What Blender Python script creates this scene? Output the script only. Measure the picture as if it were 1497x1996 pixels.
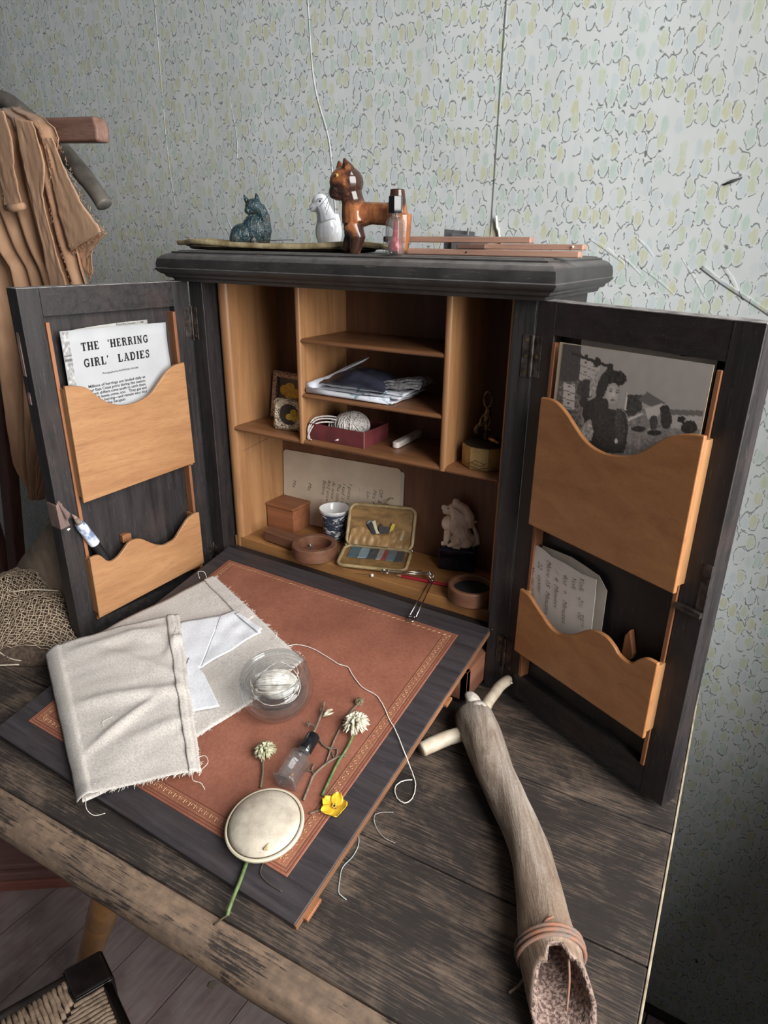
import bpy, math, random
import numpy as np
from mathutils import Vector, Matrix, noise as mn
for o in list(bpy.data.objects): bpy.data.objects.remove(o, do_unlink=True)
sc = bpy.context.scene
COL = sc.collection

# ---------------------------------------------------------------- camera
CAMP = Vector((0.6515, -0.6017, 0.4711)); YAW, PIT, ROL, FPX = 0.5506, 0.3850, 0.0118, 1303.09
f = Vector((-math.sin(YAW)*math.cos(PIT), math.cos(YAW)*math.cos(PIT), -math.sin(PIT)))
r = Vector((math.cos(YAW), math.sin(YAW), 0)); u = r.cross(f)
r2 = r*math.cos(ROL) + u*math.sin(ROL); u2 = -r*math.sin(ROL) + u*math.cos(ROL)
cd = bpy.data.cameras.new('camera'); cam = bpy.data.objects.new('camera', cd); COL.objects.link(cam)
cam.matrix_world = Matrix((( r2.x, u2.x, -f.x, CAMP.x), (r2.y, u2.y, -f.y, CAMP.y), (r2.z, u2.z, -f.z, CAMP.z), (0, 0, 0, 1)))
cd.sensor_fit = 'VERTICAL'; cd.sensor_height = 24; cd.lens = FPX/1996*24; cd.clip_start = 0.02
sc.camera = cam

# ---------------------------------------------------------------- light
w = bpy.data.worlds.new('overcast'); sc.world = w; w.use_nodes = True
bg = w.node_tree.nodes['Background']; bg.inputs[0].default_value = (0.92, 0.95, 1.0, 1); bg.inputs[1].default_value = 0.06
def area(name, loc, look, sx, sy, power, col):
    l = bpy.data.lights.new(name, 'AREA'); l.shape = 'RECTANGLE'; l.size = sx; l.size_y = sy; l.energy = power; l.color = col
    o = bpy.data.objects.new(name, l); COL.objects.link(o); o.location = loc
    o.rotation_euler = (Vector(look)-Vector(loc)).to_track_quat('-Z', 'Y').to_euler(); return o
# daylight through the window in the right-hand wall
area('window_daylight', (1.62, -0.50, 0.80), (0.3, -0.30, 0.15), 1.05, 1.4, 57, (1.0, 0.985, 0.965))
sc.view_settings.view_transform = 'Standard'; sc.view_settings.look = 'None'
sc.view_settings.exposure = 0.36; sc.view_settings.gamma = 1; sc.view_settings.use_curve_mapping = False

# ---------------------------------------------------------------- helpers: things
def tag(o, label=None, cat=None, group=None, kind=None):
    if label: o['label'] = label
    if cat: o['category'] = cat
    if group: o['group'] = group
    if kind: o['kind'] = kind
    return o
def thing(name, label, cat, loc=(0, 0, 0), rot=(0, 0, 0), group=None):
    o = bpy.data.objects.new(name, None); COL.objects.link(o); o.empty_display_size = .02
    o.location = loc; o.rotation_euler = rot
    return tag(o, label, cat, group)
def mk(name, geo, mat, parent=None, smooth=False, bev=0, seg=2, solid=0, sub=0, auto=None):
    if isinstance(geo, list): geo = join(geo)
    me = bpy.data.meshes.new(name); me.from_pydata([tuple(v) for v in geo[0]], [], geo[1]); me.update()
    o = bpy.data.objects.new(name, me); COL.objects.link(o)
    if mat: me.materials.append(mat)
    if smooth: me.polygons.foreach_set('use_smooth', [True]*len(me.polygons))
    if auto: 
        me.set_sharp_from_angle(angle=math.radians(auto))
    if parent: o.parent = parent
    if solid:
        m = o.modifiers.new('s', 'SOLIDIFY'); m.thickness = solid; m.offset = 0
    if bev:
        m = o.modifiers.new('b', 'BEVEL'); m.width = bev; m.segments = seg; m.limit_method = 'ANGLE'; m.angle_limit = .6
        if not smooth: me.polygons.foreach_set('use_smooth', [True]*len(me.polygons)); m.harden_normals = True
    if sub:
        m = o.modifiers.new('u', 'SUBSURF'); m.levels = m.render_levels = sub
    return o
# ---------------------------------------------------------------- helpers: geometry (verts, faces)
def join(gs):
    V, F = [], []
    for v, fc in gs:
        n = len(V); V += [tuple(q) for q in v]; F += [tuple(i+n for i in q) for q in fc]
    return V, F
def xf(g, M):
    return [tuple(M @ Vector(v)) for v in g[0]], g[1]
def T(x, y, z): return Matrix.Translation((x, y, z))
def RX(a): return Matrix.Rotation(a, 4, 'X')
def RY(a): return Matrix.Rotation(a, 4, 'Y')
def RZ(a): return Matrix.Rotation(a, 4, 'Z')
def box(x0, x1, y0, y1, z0, z1):
    v = [(x, y, z) for z in (z0, z1) for y in (y0, y1) for x in (x0, x1)]
    return v, [(0, 2, 3, 1), (4, 5, 7, 6), (0, 1, 5, 4), (2, 6, 7, 3), (0, 4, 6, 2), (1, 3, 7, 5)]
def prism(poly, h0, h1, fr=None):
    """poly of (a,b) extruded h0..h1; fr maps (a,b,h) to a point"""
    fr = fr or (lambda a, b, h: (a, b, h)); n = len(poly)
    v = [fr(a, b, h0) for a, b in poly] + [fr(a, b, h1) for a, b in poly]
    return v, [tuple(range(n-1, -1, -1)), tuple(range(n, 2*n))] + [(i, (i+1) % n, n+(i+1) % n, n+i) for i in range(n)]
def tube(pts, rad, n=8, closed=False, flat=1.0, caps=True, up=None):
    P = [Vector(p) for p in pts]; m = len(P); V = []; F = []
    R = rad if hasattr(rad, '__len__') else [rad]*m
    ref = None
    for i in range(m):
        a = P[(i-1) % m] if (closed or i > 0) else P[i]; b = P[(i+1) % m] if (closed or i < m-1) else P[i]
        t = (b-a); t = t.normalized() if t.length > 1e-9 else Vector((0, 0, 1))
        if ref is None:
            ref = Vector(up) if up else (Vector((0, 0, 1)) if abs(t.z) < .9 else Vector((1, 0, 0)))
        s = t.cross(ref)
        if s.length < 1e-6: s = t.cross(Vector((0.3, 1, 0.2)))
        s.normalize(); q = s.cross(t); 
        if not up: ref = q
        for k in range(n):
            th = 2*math.pi*k/n; V.append(P[i] + (s*math.cos(th) + q*math.sin(th)*flat)*R[i])
    for i in range(m if closed else m-1):
        j = (i+1) % m
        for k in range(n): F.append((i*n+k, i*n+(k+1) % n, j*n+(k+1) % n, j*n+k))
    if not closed and caps: F += [tuple(range(n-1, -1, -1)), tuple((m-1)*n+k for k in range(n))]
    return V, F
def lathe(prof, n=32, c=(0, 0, 0), sq=0, ry=1.0, rot=0):
    """profile (r,z) around z; r==0 closes. sq>0 squares the section"""
    V = []; F = []; rings = []
    for rr, z in prof:
        if rr <= 1e-9: rings.append([len(V)]); V.append((c[0], c[1], c[2]+z)); continue
        ids = []
        for k in range(n):
            th = 2*math.pi*(k+.5)/n; cx, sx = math.cos(th), math.sin(th)
            if sq: 
                e = 2/(2+sq); cx = math.copysign(abs(cx)**e, cx); sx = math.copysign(abs(sx)**e, sx)
            a, b = rr*cx, rr*sx*ry
            ids.append(len(V)); V.append((c[0]+a*math.cos(rot)-b*math.sin(rot), c[1]+a*math.sin(rot)+b*math.cos(rot), c[2]+z))
        rings.append(ids)
    for A, Bq in zip(rings, rings[1:]):
        for k in range(n):
            k2 = (k+1) % n
            if len(A) == 1 and len(Bq) == 1: continue
            if len(A) == 1: F.append((A[0], Bq[k2], Bq[k]))
            elif len(Bq) == 1: F.append((A[k], A[k2], Bq[0]))
            else: F.append((A[k], A[k2], Bq[k2], Bq[k]))
    return V, F
def ell(c, rx, ry=None, rz=None, n=16, M=None):
    ry = ry or rx; rz = rz or rx
    g = lathe([(math.sin(math.pi*i/10), -math.cos(math.pi*i/10)) for i in range(11)], n)
    g = ([(x*rx, y*ry, z*rz) for x, y, z in g[0]], g[1])
    if M: g = xf(g, M)
    return [(x+c[0], y+c[1], z+c[2]) for x, y, z in g[0]], g[1]
def grid(fn, nu, nv):
    V = [fn(i/nu, j/nv) for j in range(nv+1) for i in range(nu+1)]
    return V, [(j*(nu+1)+i, j*(nu+1)+i+1, (j+1)*(nu+1)+i+1, (j+1)*(nu+1)+i) for j in range(nv) for i in range(nu)]
def cr(pts, n=6, closed=False):
    """Catmull-Rom through points (any dimension)"""
    P = [np.array(p, float) for p in pts]; m = len(P); out = []
    for i in range(m if closed else m-1):
        g = (lambda k: P[k % m]) if closed else (lambda k: P[min(max(k, 0), m-1)])
        a, b, c, d = g(i-1), g(i), g(i+1), g(i+2)
        for k in range(n):
            t = k/n; out.append(tuple(.5*((2*b)+(-a+c)*t+(2*a-5*b+4*c-d)*t*t+(-a+3*b-3*c+d)*t**3)))
    if not closed: out.append(tuple(P[-1]))
    return out
def nz(x, y, z=0.0, s=1.0): return mn.noise(Vector((x*s, y*s, z*s)))
def organic(name, parts, mat, parent, vox, it=6, fac=.6):
    o = mk(name, join(parts), mat, parent, smooth=True)
    m = o.modifiers.new('r', 'REMESH'); m.mode = 'VOXEL'; m.voxel_size = vox; m.use_smooth_shade = True
    m = o.modifiers.new('s', 'SMOOTH'); m.factor = fac; m.iterations = it
    return o
# ---------------------------------------------------------------- helpers: materials
def c8(r_, g_, b_, k=.14):
    l_ = .3*r_+.59*g_+.11*b_; r_, g_, b_ = r_+(l_-r_)*k, g_+(l_-g_)*k, b_+(l_-b_)*k
    return tuple(((v/255)/12.92 if v/255 <= .04045 else ((v/255+.055)/1.055)**2.4) for v in (r_, g_, b_)) + (1,)
class N:
    def __init__(s, name):
        s.m = bpy.data.materials.new(name); s.m.use_nodes = True; s.t = s.m.node_tree; s.n = s.t.nodes; s.l = s.t.links
        s.p = s.n['Principled BSDF']; s.out = s.n['Material Output']
        s.tc = s.n.new('ShaderNodeTexCoord')
    def new(s, typ, **k):
        q = s.n.new('ShaderNode'+typ)
        for a, b in k.items(): setattr(q, a, b)
        return q
    def put(s, sock, v):
        if isinstance(v, bpy.types.NodeSocket): s.l.new(v, sock)
        else: sock.default_value = v
    def map(s, scale=(1, 1, 1), rot=(0, 0, 0), loc=(0, 0, 0), src=None):
        q = s.new('Mapping'); s.put(q.inputs[0], src or s.tc.outputs['Object']); q.inputs['Scale'].default_value = scale
        q.inputs['Rotation'].default_value = rot; q.inputs['Location'].default_value = loc; return q.outputs[0]
    def noise(s, vec, scale, detail=4, rough=.55, dist=0, col=False):
        q = s.new('TexNoise'); s.put(q.inputs['Vector'], vec); q.inputs['Scale'].default_value = scale
        q.inputs['Detail'].default_value = detail; q.inputs['Roughness'].default_value = rough; q.inputs['Distortion'].default_value = dist
        return q.outputs['Color' if col else 'Fac']
    def ramp(s, fac, stops, interp='LINEAR'):
        q = s.new('ValToRGB'); e = q.color_ramp.elements; q.color_ramp.interpolation = interp
        while len(e) < len(stops): e.new(.5)
        for k, (p, c) in enumerate(stops):
            e[k].position = p; e[k].color = c if hasattr(c, '__len__') else (c, c, c, 1)
        s.put(q.inputs[0], fac); return q.outputs[0]
    def mix(s, fac, a, b, mode='MIX'):
        q = s.new('MixRGB', blend_type=mode); s.put(q.inputs[0], fac); s.put(q.inputs[1], a); s.put(q.inputs[2], b); return q.outputs[0]
    def math(s, op, a, b=0.0, clamp=False):
        q = s.new('Math', operation=op); s.put(q.inputs[0], a); s.put(q.inputs[1], b); q.use_clamp = clamp; return q.outputs[0]
    def bump(s, h, strength=.3, dist=.001, nrm=None):
        q = s.new('Bump'); s.put(q.inputs['Height'], h); q.inputs['Strength'].default_value = strength; q.inputs['Distance'].default_value = dist
        if nrm: s.l.new(nrm, q.inputs['Normal'])
        s.l.new(q.outputs[0], s.p.inputs['Normal']); return q.outputs[0]
    def fin(s, col, rough=.6, metal=0, spec=None, sheen=0):
        s.put(s.p.inputs['Base Color'], col); s.put(s.p.inputs['Roughness'], rough); s.p.inputs['Metallic'].default_value = metal
        if spec is not None: s.p.inputs['Specular IOR Level'].default_value = spec
        if sheen: s.p.inputs['Sheen Weight'].default_value = sheen
        return s.m
def plain(name, a, rough=.6, b=None, scale=60, metal=0, bump=.0, spec=None, detail=4, stretch=(1, 1, 1), lo=.35, hi=.65, bd=.0005, sheen=0):
    q = N(name); v = q.map(stretch)
    nn = q.noise(v, scale, detail); b = b or tuple(x*.8 for x in a[:3])+(1,)
    if bump: q.bump(nn, bump, bd)
    return q.fin(q.ramp(nn, [(lo, b), (hi, a)]), rough, metal, spec, sheen)
def glass(name, tint, base=.05, k=.75, haze=.06, rough=.05):
    q = N(name); lw = q.new('LayerWeight'); lw.inputs[0].default_value = .5
    tb = q.new('BsdfTransparent'); tb.inputs[0].default_value = tint+(1,)
    df = q.new('BsdfDiffuse'); df.inputs[0].default_value = (.8, .82, .82, 1)
    gb = q.new('BsdfGlossy'); gb.inputs['Roughness'].default_value = rough
    m0 = q.new('MixShader'); m0.inputs[0].default_value = haze; q.l.new(tb.outputs[0], m0.inputs[1]); q.l.new(df.outputs[0], m0.inputs[2])
    m1 = q.new('MixShader'); q.l.new(q.math('ADD', q.math('MULTIPLY', q.math('POWER', lw.outputs['Facing'], 3.2), k), base, True), m1.inputs[0])
    q.l.new(m0.outputs[0], m1.inputs[1]); q.l.new(gb.outputs[0], m1.inputs[2]); q.l.new(m1.outputs[0], q.out.inputs[0]); return q
def wood(name, light, dark, axis=0, rough=.5, scale=14, pore=.35, stain=None, spec=None, grain=12.):
    """grain stretched along axis"""
    q = N(name); st = [grain]*3; st[axis] = 1.0
    v = q.map(tuple(st)); a = q.noise(v, scale*.45, 5, .6, .6); b = q.noise(v, scale*4, 3, .7)
    c = q.ramp(a, [(.28, dark), (.72, light)])
    c = q.mix(q.ramp(b, [(.30, pore), (.52, 0.0)]), c, tuple(x*.45 for x in dark[:3])+(1,))
    blot = q.noise(q.map(), 18, 3); c = q.mix(q.ramp(blot, [(.35, .16), (.7, 0.)]), c, dark)
    if stain: c = stain(q, c)
    q.bump(b, .25, .0004)
    return q.fin(c, rough, 0, spec)
# ---------------------------------------------------------------- materials
def ebony_mat(name, axis, tint=(46, 41, 42), dk=(24, 21, 22)):
    q = N(name); st = [14.]*3; st[axis] = 1.0
    v = q.map(tuple(st)); a = q.noise(v, 9, 5, .65, .5); b = q.noise(v, 55, 3, .7); w_ = q.noise(q.map(), 16, 5, .6)
    c = q.ramp(a, [(.3, c8(*dk)), (.7, c8(*tint))])
    c = q.mix(q.ramp(w_, [(.5, 0.), (.75, .55)]), c, c8(66, 50, 46))
    c = q.mix(q.ramp(b, [(.62, 0.), (.74, .55)]), c, c8(104, 92, 88))
    q.bump(b, .35, .0004)
    return q.fin(c, q.ramp(a, [(.3, .42), (.7, .6)]), 0, .45)
EBZ = ebony_mat('ebonised_wood_upright', 2); EBX = ebony_mat('ebonised_wood_across', 0)
EBF = ebony_mat('ebonised_wood_flap', 0, (66, 60, 63), (44, 40, 44))
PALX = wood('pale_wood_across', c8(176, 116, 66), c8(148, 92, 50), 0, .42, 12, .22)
PALZ = wood('pale_wood_upright', c8(182, 130, 82), c8(142, 94, 54), 2, .42, 12, .2)
PALY = wood('pale_wood_deep', c8(150, 98, 60), c8(112, 70, 42), 0, .38, 12, .25)
PALL = wood('pale_wood_left_pocket', c8(180, 130, 84), c8(152, 102, 62), 1, .42, 12, .30)
BACK = wood('cabinet_back_wood', c8(126, 80, 52), c8(88, 54, 36), 2, .5, 10, .2)
STRIP = wood('red_brown_strip_wood', c8(166, 104, 62), c8(118, 70, 42), 2, .5, 14, .2)
IRON = plain('old_steel', c8(92, 84, 80), .45, c8(48, 42, 40), 120, .7, .4)
BRASS = plain('old_brass', c8(150, 128, 84), .4, c8(86, 70, 44), 90, .85, .3)
STEEL = plain('bright_steel', c8(205, 200, 195), .25, c8(150, 145, 140), 80, 1.0)
DUST = plain('dusty_wood_edge', c8(150, 145, 142), .85, c8(90, 86, 86), 90, 0, .2)

def wallpaper():
    q = N('faded_block_wallpaper')
    base = q.new('SeparateXYZ'); q.l.new(q.tc.outputs['Object'], base.inputs[0])
    cb = q.new('CombineXYZ'); q.l.new(base.outputs[0], cb.inputs[0]); q.l.new(base.outputs[2], cb.inputs[1])
    dv = q.noise(cb.outputs[0], 170, 1.5, .5, 0, True)
    v = q.new('VectorMath', operation='MULTIPLY_ADD'); q.l.new(dv, v.inputs[0]); v.inputs[1].default_value = (.0054, .0066, 0); q.l.new(cb.outputs[0], v.inputs[2])
    mp = q.map((1/.0115, 1/.0225, 1), src=v.outputs[0])
    def vor(feat):
        k = q.new('TexVoronoi', feature=feat, voronoi_dimensions='2D'); q.l.new(mp, k.inputs['Vector']); k.inputs['Scale'].default_value = 1; k.inputs['Randomness'].default_value = .62; return k
    F1 = vor('F1'); e = F1.outputs['Distance']; cell = q.new('SeparateColor'); q.l.new(F1.outputs['Color'], cell.inputs[0])
    br = q.noise(cb.outputs[0], 150, 1)
    ring = q.math('MULTIPLY', q.ramp(e, [(.415, 0.), (.455, 1.), (.475, 1.), (.52, 0.)]), q.ramp(br, [(.44, 0.), (.50, 1.)]))
    ring = q.math('MULTIPLY', ring, q.ramp(cell.outputs[1], [(.12, 0.), (.16, .85)]))
    fill = q.ramp(e, [(.26, 1.), (.42, 0.)])
    fill = q.math('MULTIPLY', fill, q.ramp(q.noise(q.map((400, 1, 60)), 1, 3), [(.3, .3), (.6, .75)]))
    pc = q.ramp(cell.outputs[0], [(0, c8(182, 181, 134)), (.17, c8(176, 187, 146)), (.36, c8(164, 187, 174)), (.58, c8(178, 190, 195)), (.80, c8(188, 195, 197))], 'CONSTANT')
    col = q.mix(fill, c8(196, 201, 201), pc)
    col = q.mix(ring, col, c8(78, 86, 84))
    st = q.noise(q.map(), 3.2, 5); col = q.mix(q.ramp(st, [(.45, 0.), (.72, .30)]), col, c8(140, 136, 122))
    sp = q.noise(q.map(), 42, 3, .6); col = q.mix(q.ramp(sp, [(.755, 0.), (.775, .8)]), col, c8(60, 56, 50))
    damp = q.math('MULTIPLY', q.ramp(base.outputs[2], [(0, 1.), (.02, 1.)]), 1.0)
    bmp = q.noise(q.map((1, 1, .7)), 9, 4)
    q.bump(bmp, .5, .006)
    return q.fin(col, .8, 0, .25)
WP = wallpaper()
def tint_low(m): return m
PAPER_BACK = plain('bare_plaster_paper', c8(214, 204, 180), .9, c8(190, 176, 150), 60, 0, .3)

# ---------------------------------------------------------------- room
FZ, WY = -0.65, 0.209
wall = mk('wall_back', grid(lambda a, b: (-1.6+a*3.6, WY, FZ+b*2.1), 24, 14), WP); tag(wall, kind='structure')
def crease(pts, rad, name='wallpaper_crease', mat=None, fl=.45):
    P = cr(pts, 5); n = len(P)
    rr = [rad*.50*(.35+.65*math.sin(math.pi*min(1, max(0, i/(n-1))*.96+.02)))*(1+.35*nz(i*.7, 3)) for i in range(n)]
    return mk(name, tube([(p[0]+.001*nz(i, 1), WY, p[1]) for i, p in enumerate(P)], rr, 8, flat=fl, up=(0, 1, 0)), mat or WP, wall, smooth=True)
crease([(.022, 1.0), (.033, .75), (.040, .66), (.060, .60), (.066, .56), (.071, .50), (.073, .46)], .0026)
crease([(.078, .40), (.073, .47), (.066, .57)], .0018)
crease([(-.242, .95), (-.241, .79), (-.245, .6), (-.236, .5)], .0016)
crease([(-.11, .66), (-.10, .60), (-.108, .56)], .0016)
crease([(-.13, .50), (-.118, .478)], .0022)
# paper seam and wrinkles
mk('wallpaper_seam', prism([(.300, .48), (.3015, 1.2), (.3022, 1.2), (.3007, .48)], WY-.0008, WY+.002, lambda a, b, h: (a, h, b)), plain('seam_shadow', c8(120, 126, 118), .9), wall)
crease([(.3015, .49), (.302, .8), (.3025, 1.2)], .0011)
rz = random.Random(4)
for x0, z0, ln in ((.22, .462, .03), (.33, .468, .05), (.37, .474, .04), (.42, .476, .05), (.45, .462, .04), (.47, .478, .03), (.52, .458, .05), (.56, .452, .035), (.40, .450, .03), (.48, .447, .05), (.60, .455, .04), (.36, .456, .03), (.65, .435, .03)):
    a = -.75+rz.uniform(-.25, .25)
    crease([(x0, z0), (x0+ln*.5*math.cos(a), z0+ln*.5*math.sin(a)+.002), (x0+ln*math.cos(a), z0+ln*math.sin(a))], .0024+rz.random()*.0024, fl=.16)
# long tear with a lifted lip running to the right
tear = [(.54, .448), (.565, .432), (.60, .412), (.64, .388), (.68, .362), (.72, .335), (.78, .305), (.86, .27)]
Tt = cr(tear, 8)
mk('torn_paper_lip', grid(lambda a, b: (Tt[round(a*(len(Tt)-1))][0]+b*.004, WY-.0004-.0016*b*(.6+.4*math.sin(a*40)), Tt[round(a*(len(Tt)-1))][1]+b*.0032+.0010*nz(a*30, 2)*b), len(Tt)-1, 3), WP, wall, smooth=True, solid=.0006)
# peeled flap of paper by the seam
mk('bare_patch', prism([(.300, .492), (.306, .494), (.312, .480), (.320, .462), (.326, .448), (.300, .448)], WY-.0006, WY+.001, lambda a, b, h: (a, h, b)), PAPER_BACK, wall)
mk('peeled_paper', grid(lambda a, b: (.305+.003*b+.010*a**1.3*(1), WY-.001-.004*math.sin(b*2.6), .497-.030*a+.004*b+.002*math.sin(a*14)), 12, 4), plain('curled_paper', c8(216, 216, 206), .8), wall, smooth=True, solid=.0005)
for x, z, ln, a in ((.548, .527, .017, .35), (.745, .150, .010, -.6), (.757, .148, .007, .9), (.80, .02, .012, .4), (.79, -.16, .006, .2), (.70, -.50, .006, -.9), (.81, .235, .012, .2), (.82, -.32, .006, .3)):
    mk('wall_scar', tube([(x, WY-.0005, z), (x+ln*.5*math.cos(a), WY-.003, z+ln*.5*math.sin(a)), (x+ln*math.cos(a), WY-.001, z+ln*math.sin(a))], [.0008, .0016, .0006], 6), plain('dark_scar', c8(74, 72, 72), .9), wall, smooth=True)
# floor boards, running front to back
FLM = N('worn_painted_floorboard'); v_ = FLM.map((9, 1, 9)); a_ = FLM.noise(v_, 8, 6, .65); b_ = FLM.noise(FLM.map(), 6, 6, .65); c_ = FLM.noise(FLM.map(), 140, 2)
k_ = FLM.ramp(b_, [(.30, c8(150, 116, 112)), (.48, c8(196, 172, 168)), (.68, c8(216, 198, 192))])
k_ = FLM.mix(FLM.ramp(a_, [(.4, .35), (.65, 0.)]), k_, c8(108, 88, 92)); k_ = FLM.mix(FLM.ramp(c_, [(.70, 0.), (.76, .6)]), k_, c8(220, 214, 210))
FLM.bump(a_, .3, .001); FLM.fin(k_, .62)
FL = FLM.m
floor = mk('floor', box(-1.6, 2.0, -1.6, WY+.02, FZ-.05, FZ-.018), plain('under_floor', c8(24, 20, 20), .9)); tag(floor, kind='structure')
pl = None
for i in range(-14, 18):
    x = .0025+.109*i
    if pl is None:
        pl = mk('floorboard', box(.0009, .1081, -1.6, WY, -.018, 0), FL, floor, bev=.0012, seg=1); o = pl
    else:
        o = pl.copy(); COL.objects.link(o); o.parent = floor
    o.location = (x, (i*37 % 11)*.0, FZ+(.0006*(i*7 % 3)))
# debris on the floor
deb = plain('plaster_crumb', c8(172, 158, 140), .9)
crumbs = []
rd = random.Random(2)
for k in range(46):
    x, y = .150+rd.gauss(0, .020), -.055+rd.gauss(0, .03); s = rd.uniform(.0008, .0028)
    crumbs.append(ell((x, y, FZ+.001+s*.5), s, s*rd.uniform(.6, 1.2), s*.6, 6))
tag(mk('plaster_crumbs', crumbs, deb), 'scatter of pale plaster crumbs on the grey floorboards', 'crumbs', kind='stuff')
tag(mk('plaster_flake', prism([(0, 0), (.010, .003), (.013, .010), (.004, .013), (-.003, .007)], 0, .003, lambda a, b, h: (.045+a, -.14+b, FZ+.0012+h)), deb, bev=.0006), 'single pale plaster flake lying on the floorboards', 'flake')
# skirting
mk('baseboard_back', box(-1.6, 2.0, WY-.010, WY, FZ-.001, FZ+.012), plain('dark_skirting', c8(58, 46, 42), .7), None, bev=.002)['kind'] = 'structure'
# right wall with the window that lights the room (outside the frame)
RWX = .86
plw = plain('distempered_wall', c8(120, 120, 114), .85)
rw = mk('wall_right', [box(RWX, RWX+.40, -1.6, WY, FZ, .10), box(RWX, RWX+.40, -1.6, WY, 1.38, 1.46), box(RWX, RWX+.40, .02, WY, .10, 1.38), box(RWX, RWX+.40, -1.6, -.90, .10, 1.38)], plw); tag(rw, kind='structure')
wf = mk('window_1', [box(RWX+.34, RWX+.38, -.90, -.87, .10, 1.38), box(RWX+.34, RWX+.38, -.01, .02, .10, 1.38), box(RWX+.34, RWX+.38, -.87, -.01, .10, .13), box(RWX+.34, RWX+.38, -.87, -.01, 1.35, 1.38)], plain('white_window_paint', c8(220, 220, 214), .5), bev=.002); tag(wf, kind='structure')

# ---------------------------------------------------------------- table
TR = math.radians(3.1)
table = thing('table', 'long scrubbed dark-stained wooden table carrying the open writing cabinet', 'table', (.640, -.1, 0), (0, 0, TR))
def tabmat(name, warm, lo, hi):
    q = N(name); v = q.map((1, 10, 10)); fine = q.noise(q.map((1, 26, 8)), 26, 4, .7, .3)
    a = q.noise(q.map((1.0, 1.6, 1)), 11, 7, .72, .4); b = q.noise(v, 7, 5, .6); dd = q.noise(q.map(), 130, 3)
    c = q.ramp(b, [(.3, c8(92, 76, 64)), (.7, c8(*warm))])
    edge = q.math('ADD', a, q.math('MULTIPLY', q.math('SUBTRACT', fine, .5), .85))
    c = q.mix(q.ramp(edge, [(lo, .93), (hi, .12)]), c, c8(34, 30, 30))
    c = q.mix(q.ramp(dd, [(.3, .4), (.6, 0.)]), c, c8(50, 44, 42))
    q.bump(fine, .35, .0006)
    return q.fin(c, .62, 0, .4)
TM = tabmat('scrubbed_table_top', (122, 102, 86), .47, .66); TM2 = tabmat('table_edge_wood', (150, 122, 98), .36, .46)
# boards: local y from front (-.262) to back; local x from -0.95 to 0
x0, x1 = -.90, 0.0
ys = [-.2505, -.133, -.002, .108, .205, .262]
for i in range(len(ys)-1):
    mk('board', box(x0+(.03 if i else 0), x1, ys[i]+.0007, ys[i+1]-.0007, -.022, (-.0003 if i % 2 else 0.0)), TM, table, bev=.0012, seg=2)
# front moulding: a worn rounded nosing behind a groove
prof = [(-.2512, -.0010), (-.2540, -.0045), (-.2575, -.0042), (-.2625, -.0042), (-.2690, -.0068), (-.2745, -.0125), (-.2765, -.0200), (-.2740, -.0280), (-.2690, -.0320), (-.2512, -.0330)]
mo = mk('front_moulding', (lambda g: g)(grid(lambda a, b: (x0+a*(x1-x0), 0, 0), 1, 1)), TM2, table)
bpy.data.objects.remove(mo)
nseg = 90
V = []; F_ = []
for i in range(nseg+1):
    x = x0+(x1-x0)*i/nseg
    for k, (yy, zz) in enumerate(prof):
        wgt = 1 if 2 <= k <= 8 else 0
        V.append((x, yy+wgt*.0011*nz(x*18, k*.4), zz+wgt*.0011*nz(x*22+9, k*.5)))
m_ = len(prof)
for i in range(nseg):
    for k in range(m_): F_.append((i*m_+k, i*m_+(k+1) % m_, (i+1)*m_+(k+1) % m_, (i+1)*m_+k))
F_ += [tuple(range(m_)), tuple(nseg*m_+k for k in range(m_-1, -1, -1))]
mk('front_moulding', (V, F_), TM2, table, smooth=True)
mk('end_edge', box(.0003, .0022, -.262, .262, -.020, .0002), plain('bare_wood_edge', c8(190, 176, 150), .7, c8(140, 124, 100), 50, 0, .3), table, bev=.0007)
mk('apron', box(x0+.03, -.05, -.235, -.215, -.10, -.022), TM2, table)
for lx, ly in ((-.05, .235), (x0+.05, .235)):
    mk('leg', prism([(-.022, -.022), (.022, -.022), (.022, .022), (-.022, .022)], FZ, -.022, lambda a, b, h, lx=lx, ly=ly: (lx+a, ly+b, h)), TM2, table, bev=.003)
mk('leg', prism([(-.022, -.022), (.022, -.022), (.022, .022), (-.022, .022)], FZ, -.022, lambda a, b, h: (-.10+a, .10+b, h)), TM2, table, bev=.003)

# golden splayed leg
P1, P2 = Vector((.1937, -.3447+.012, -.08)), Vector((.0143, -.3009+.012, -.40))
d_ = (P2-P1).normalized(); A_ = P1-d_*.045; B_ = P1+d_*((FZ-P1.z)/d_.z)
leg = mk('turned_pole', [tube([A_+(B_-A_)*t for t in (0, .18, .37, .375, .38, .7, 1)], [.0170, .0176, .0172, .0165, .0168, .0150, .0120], 24)],
         wood('golden_varnished_wood', c8(226, 160, 84), c8(160, 104, 54), 2, .32, 10, .3, grain=4), None, smooth=True)
leg.location = (0, 0, 0)
tag(leg, 'round golden-brown varnished pole slanting down from under the table edge', 'pole')

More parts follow.
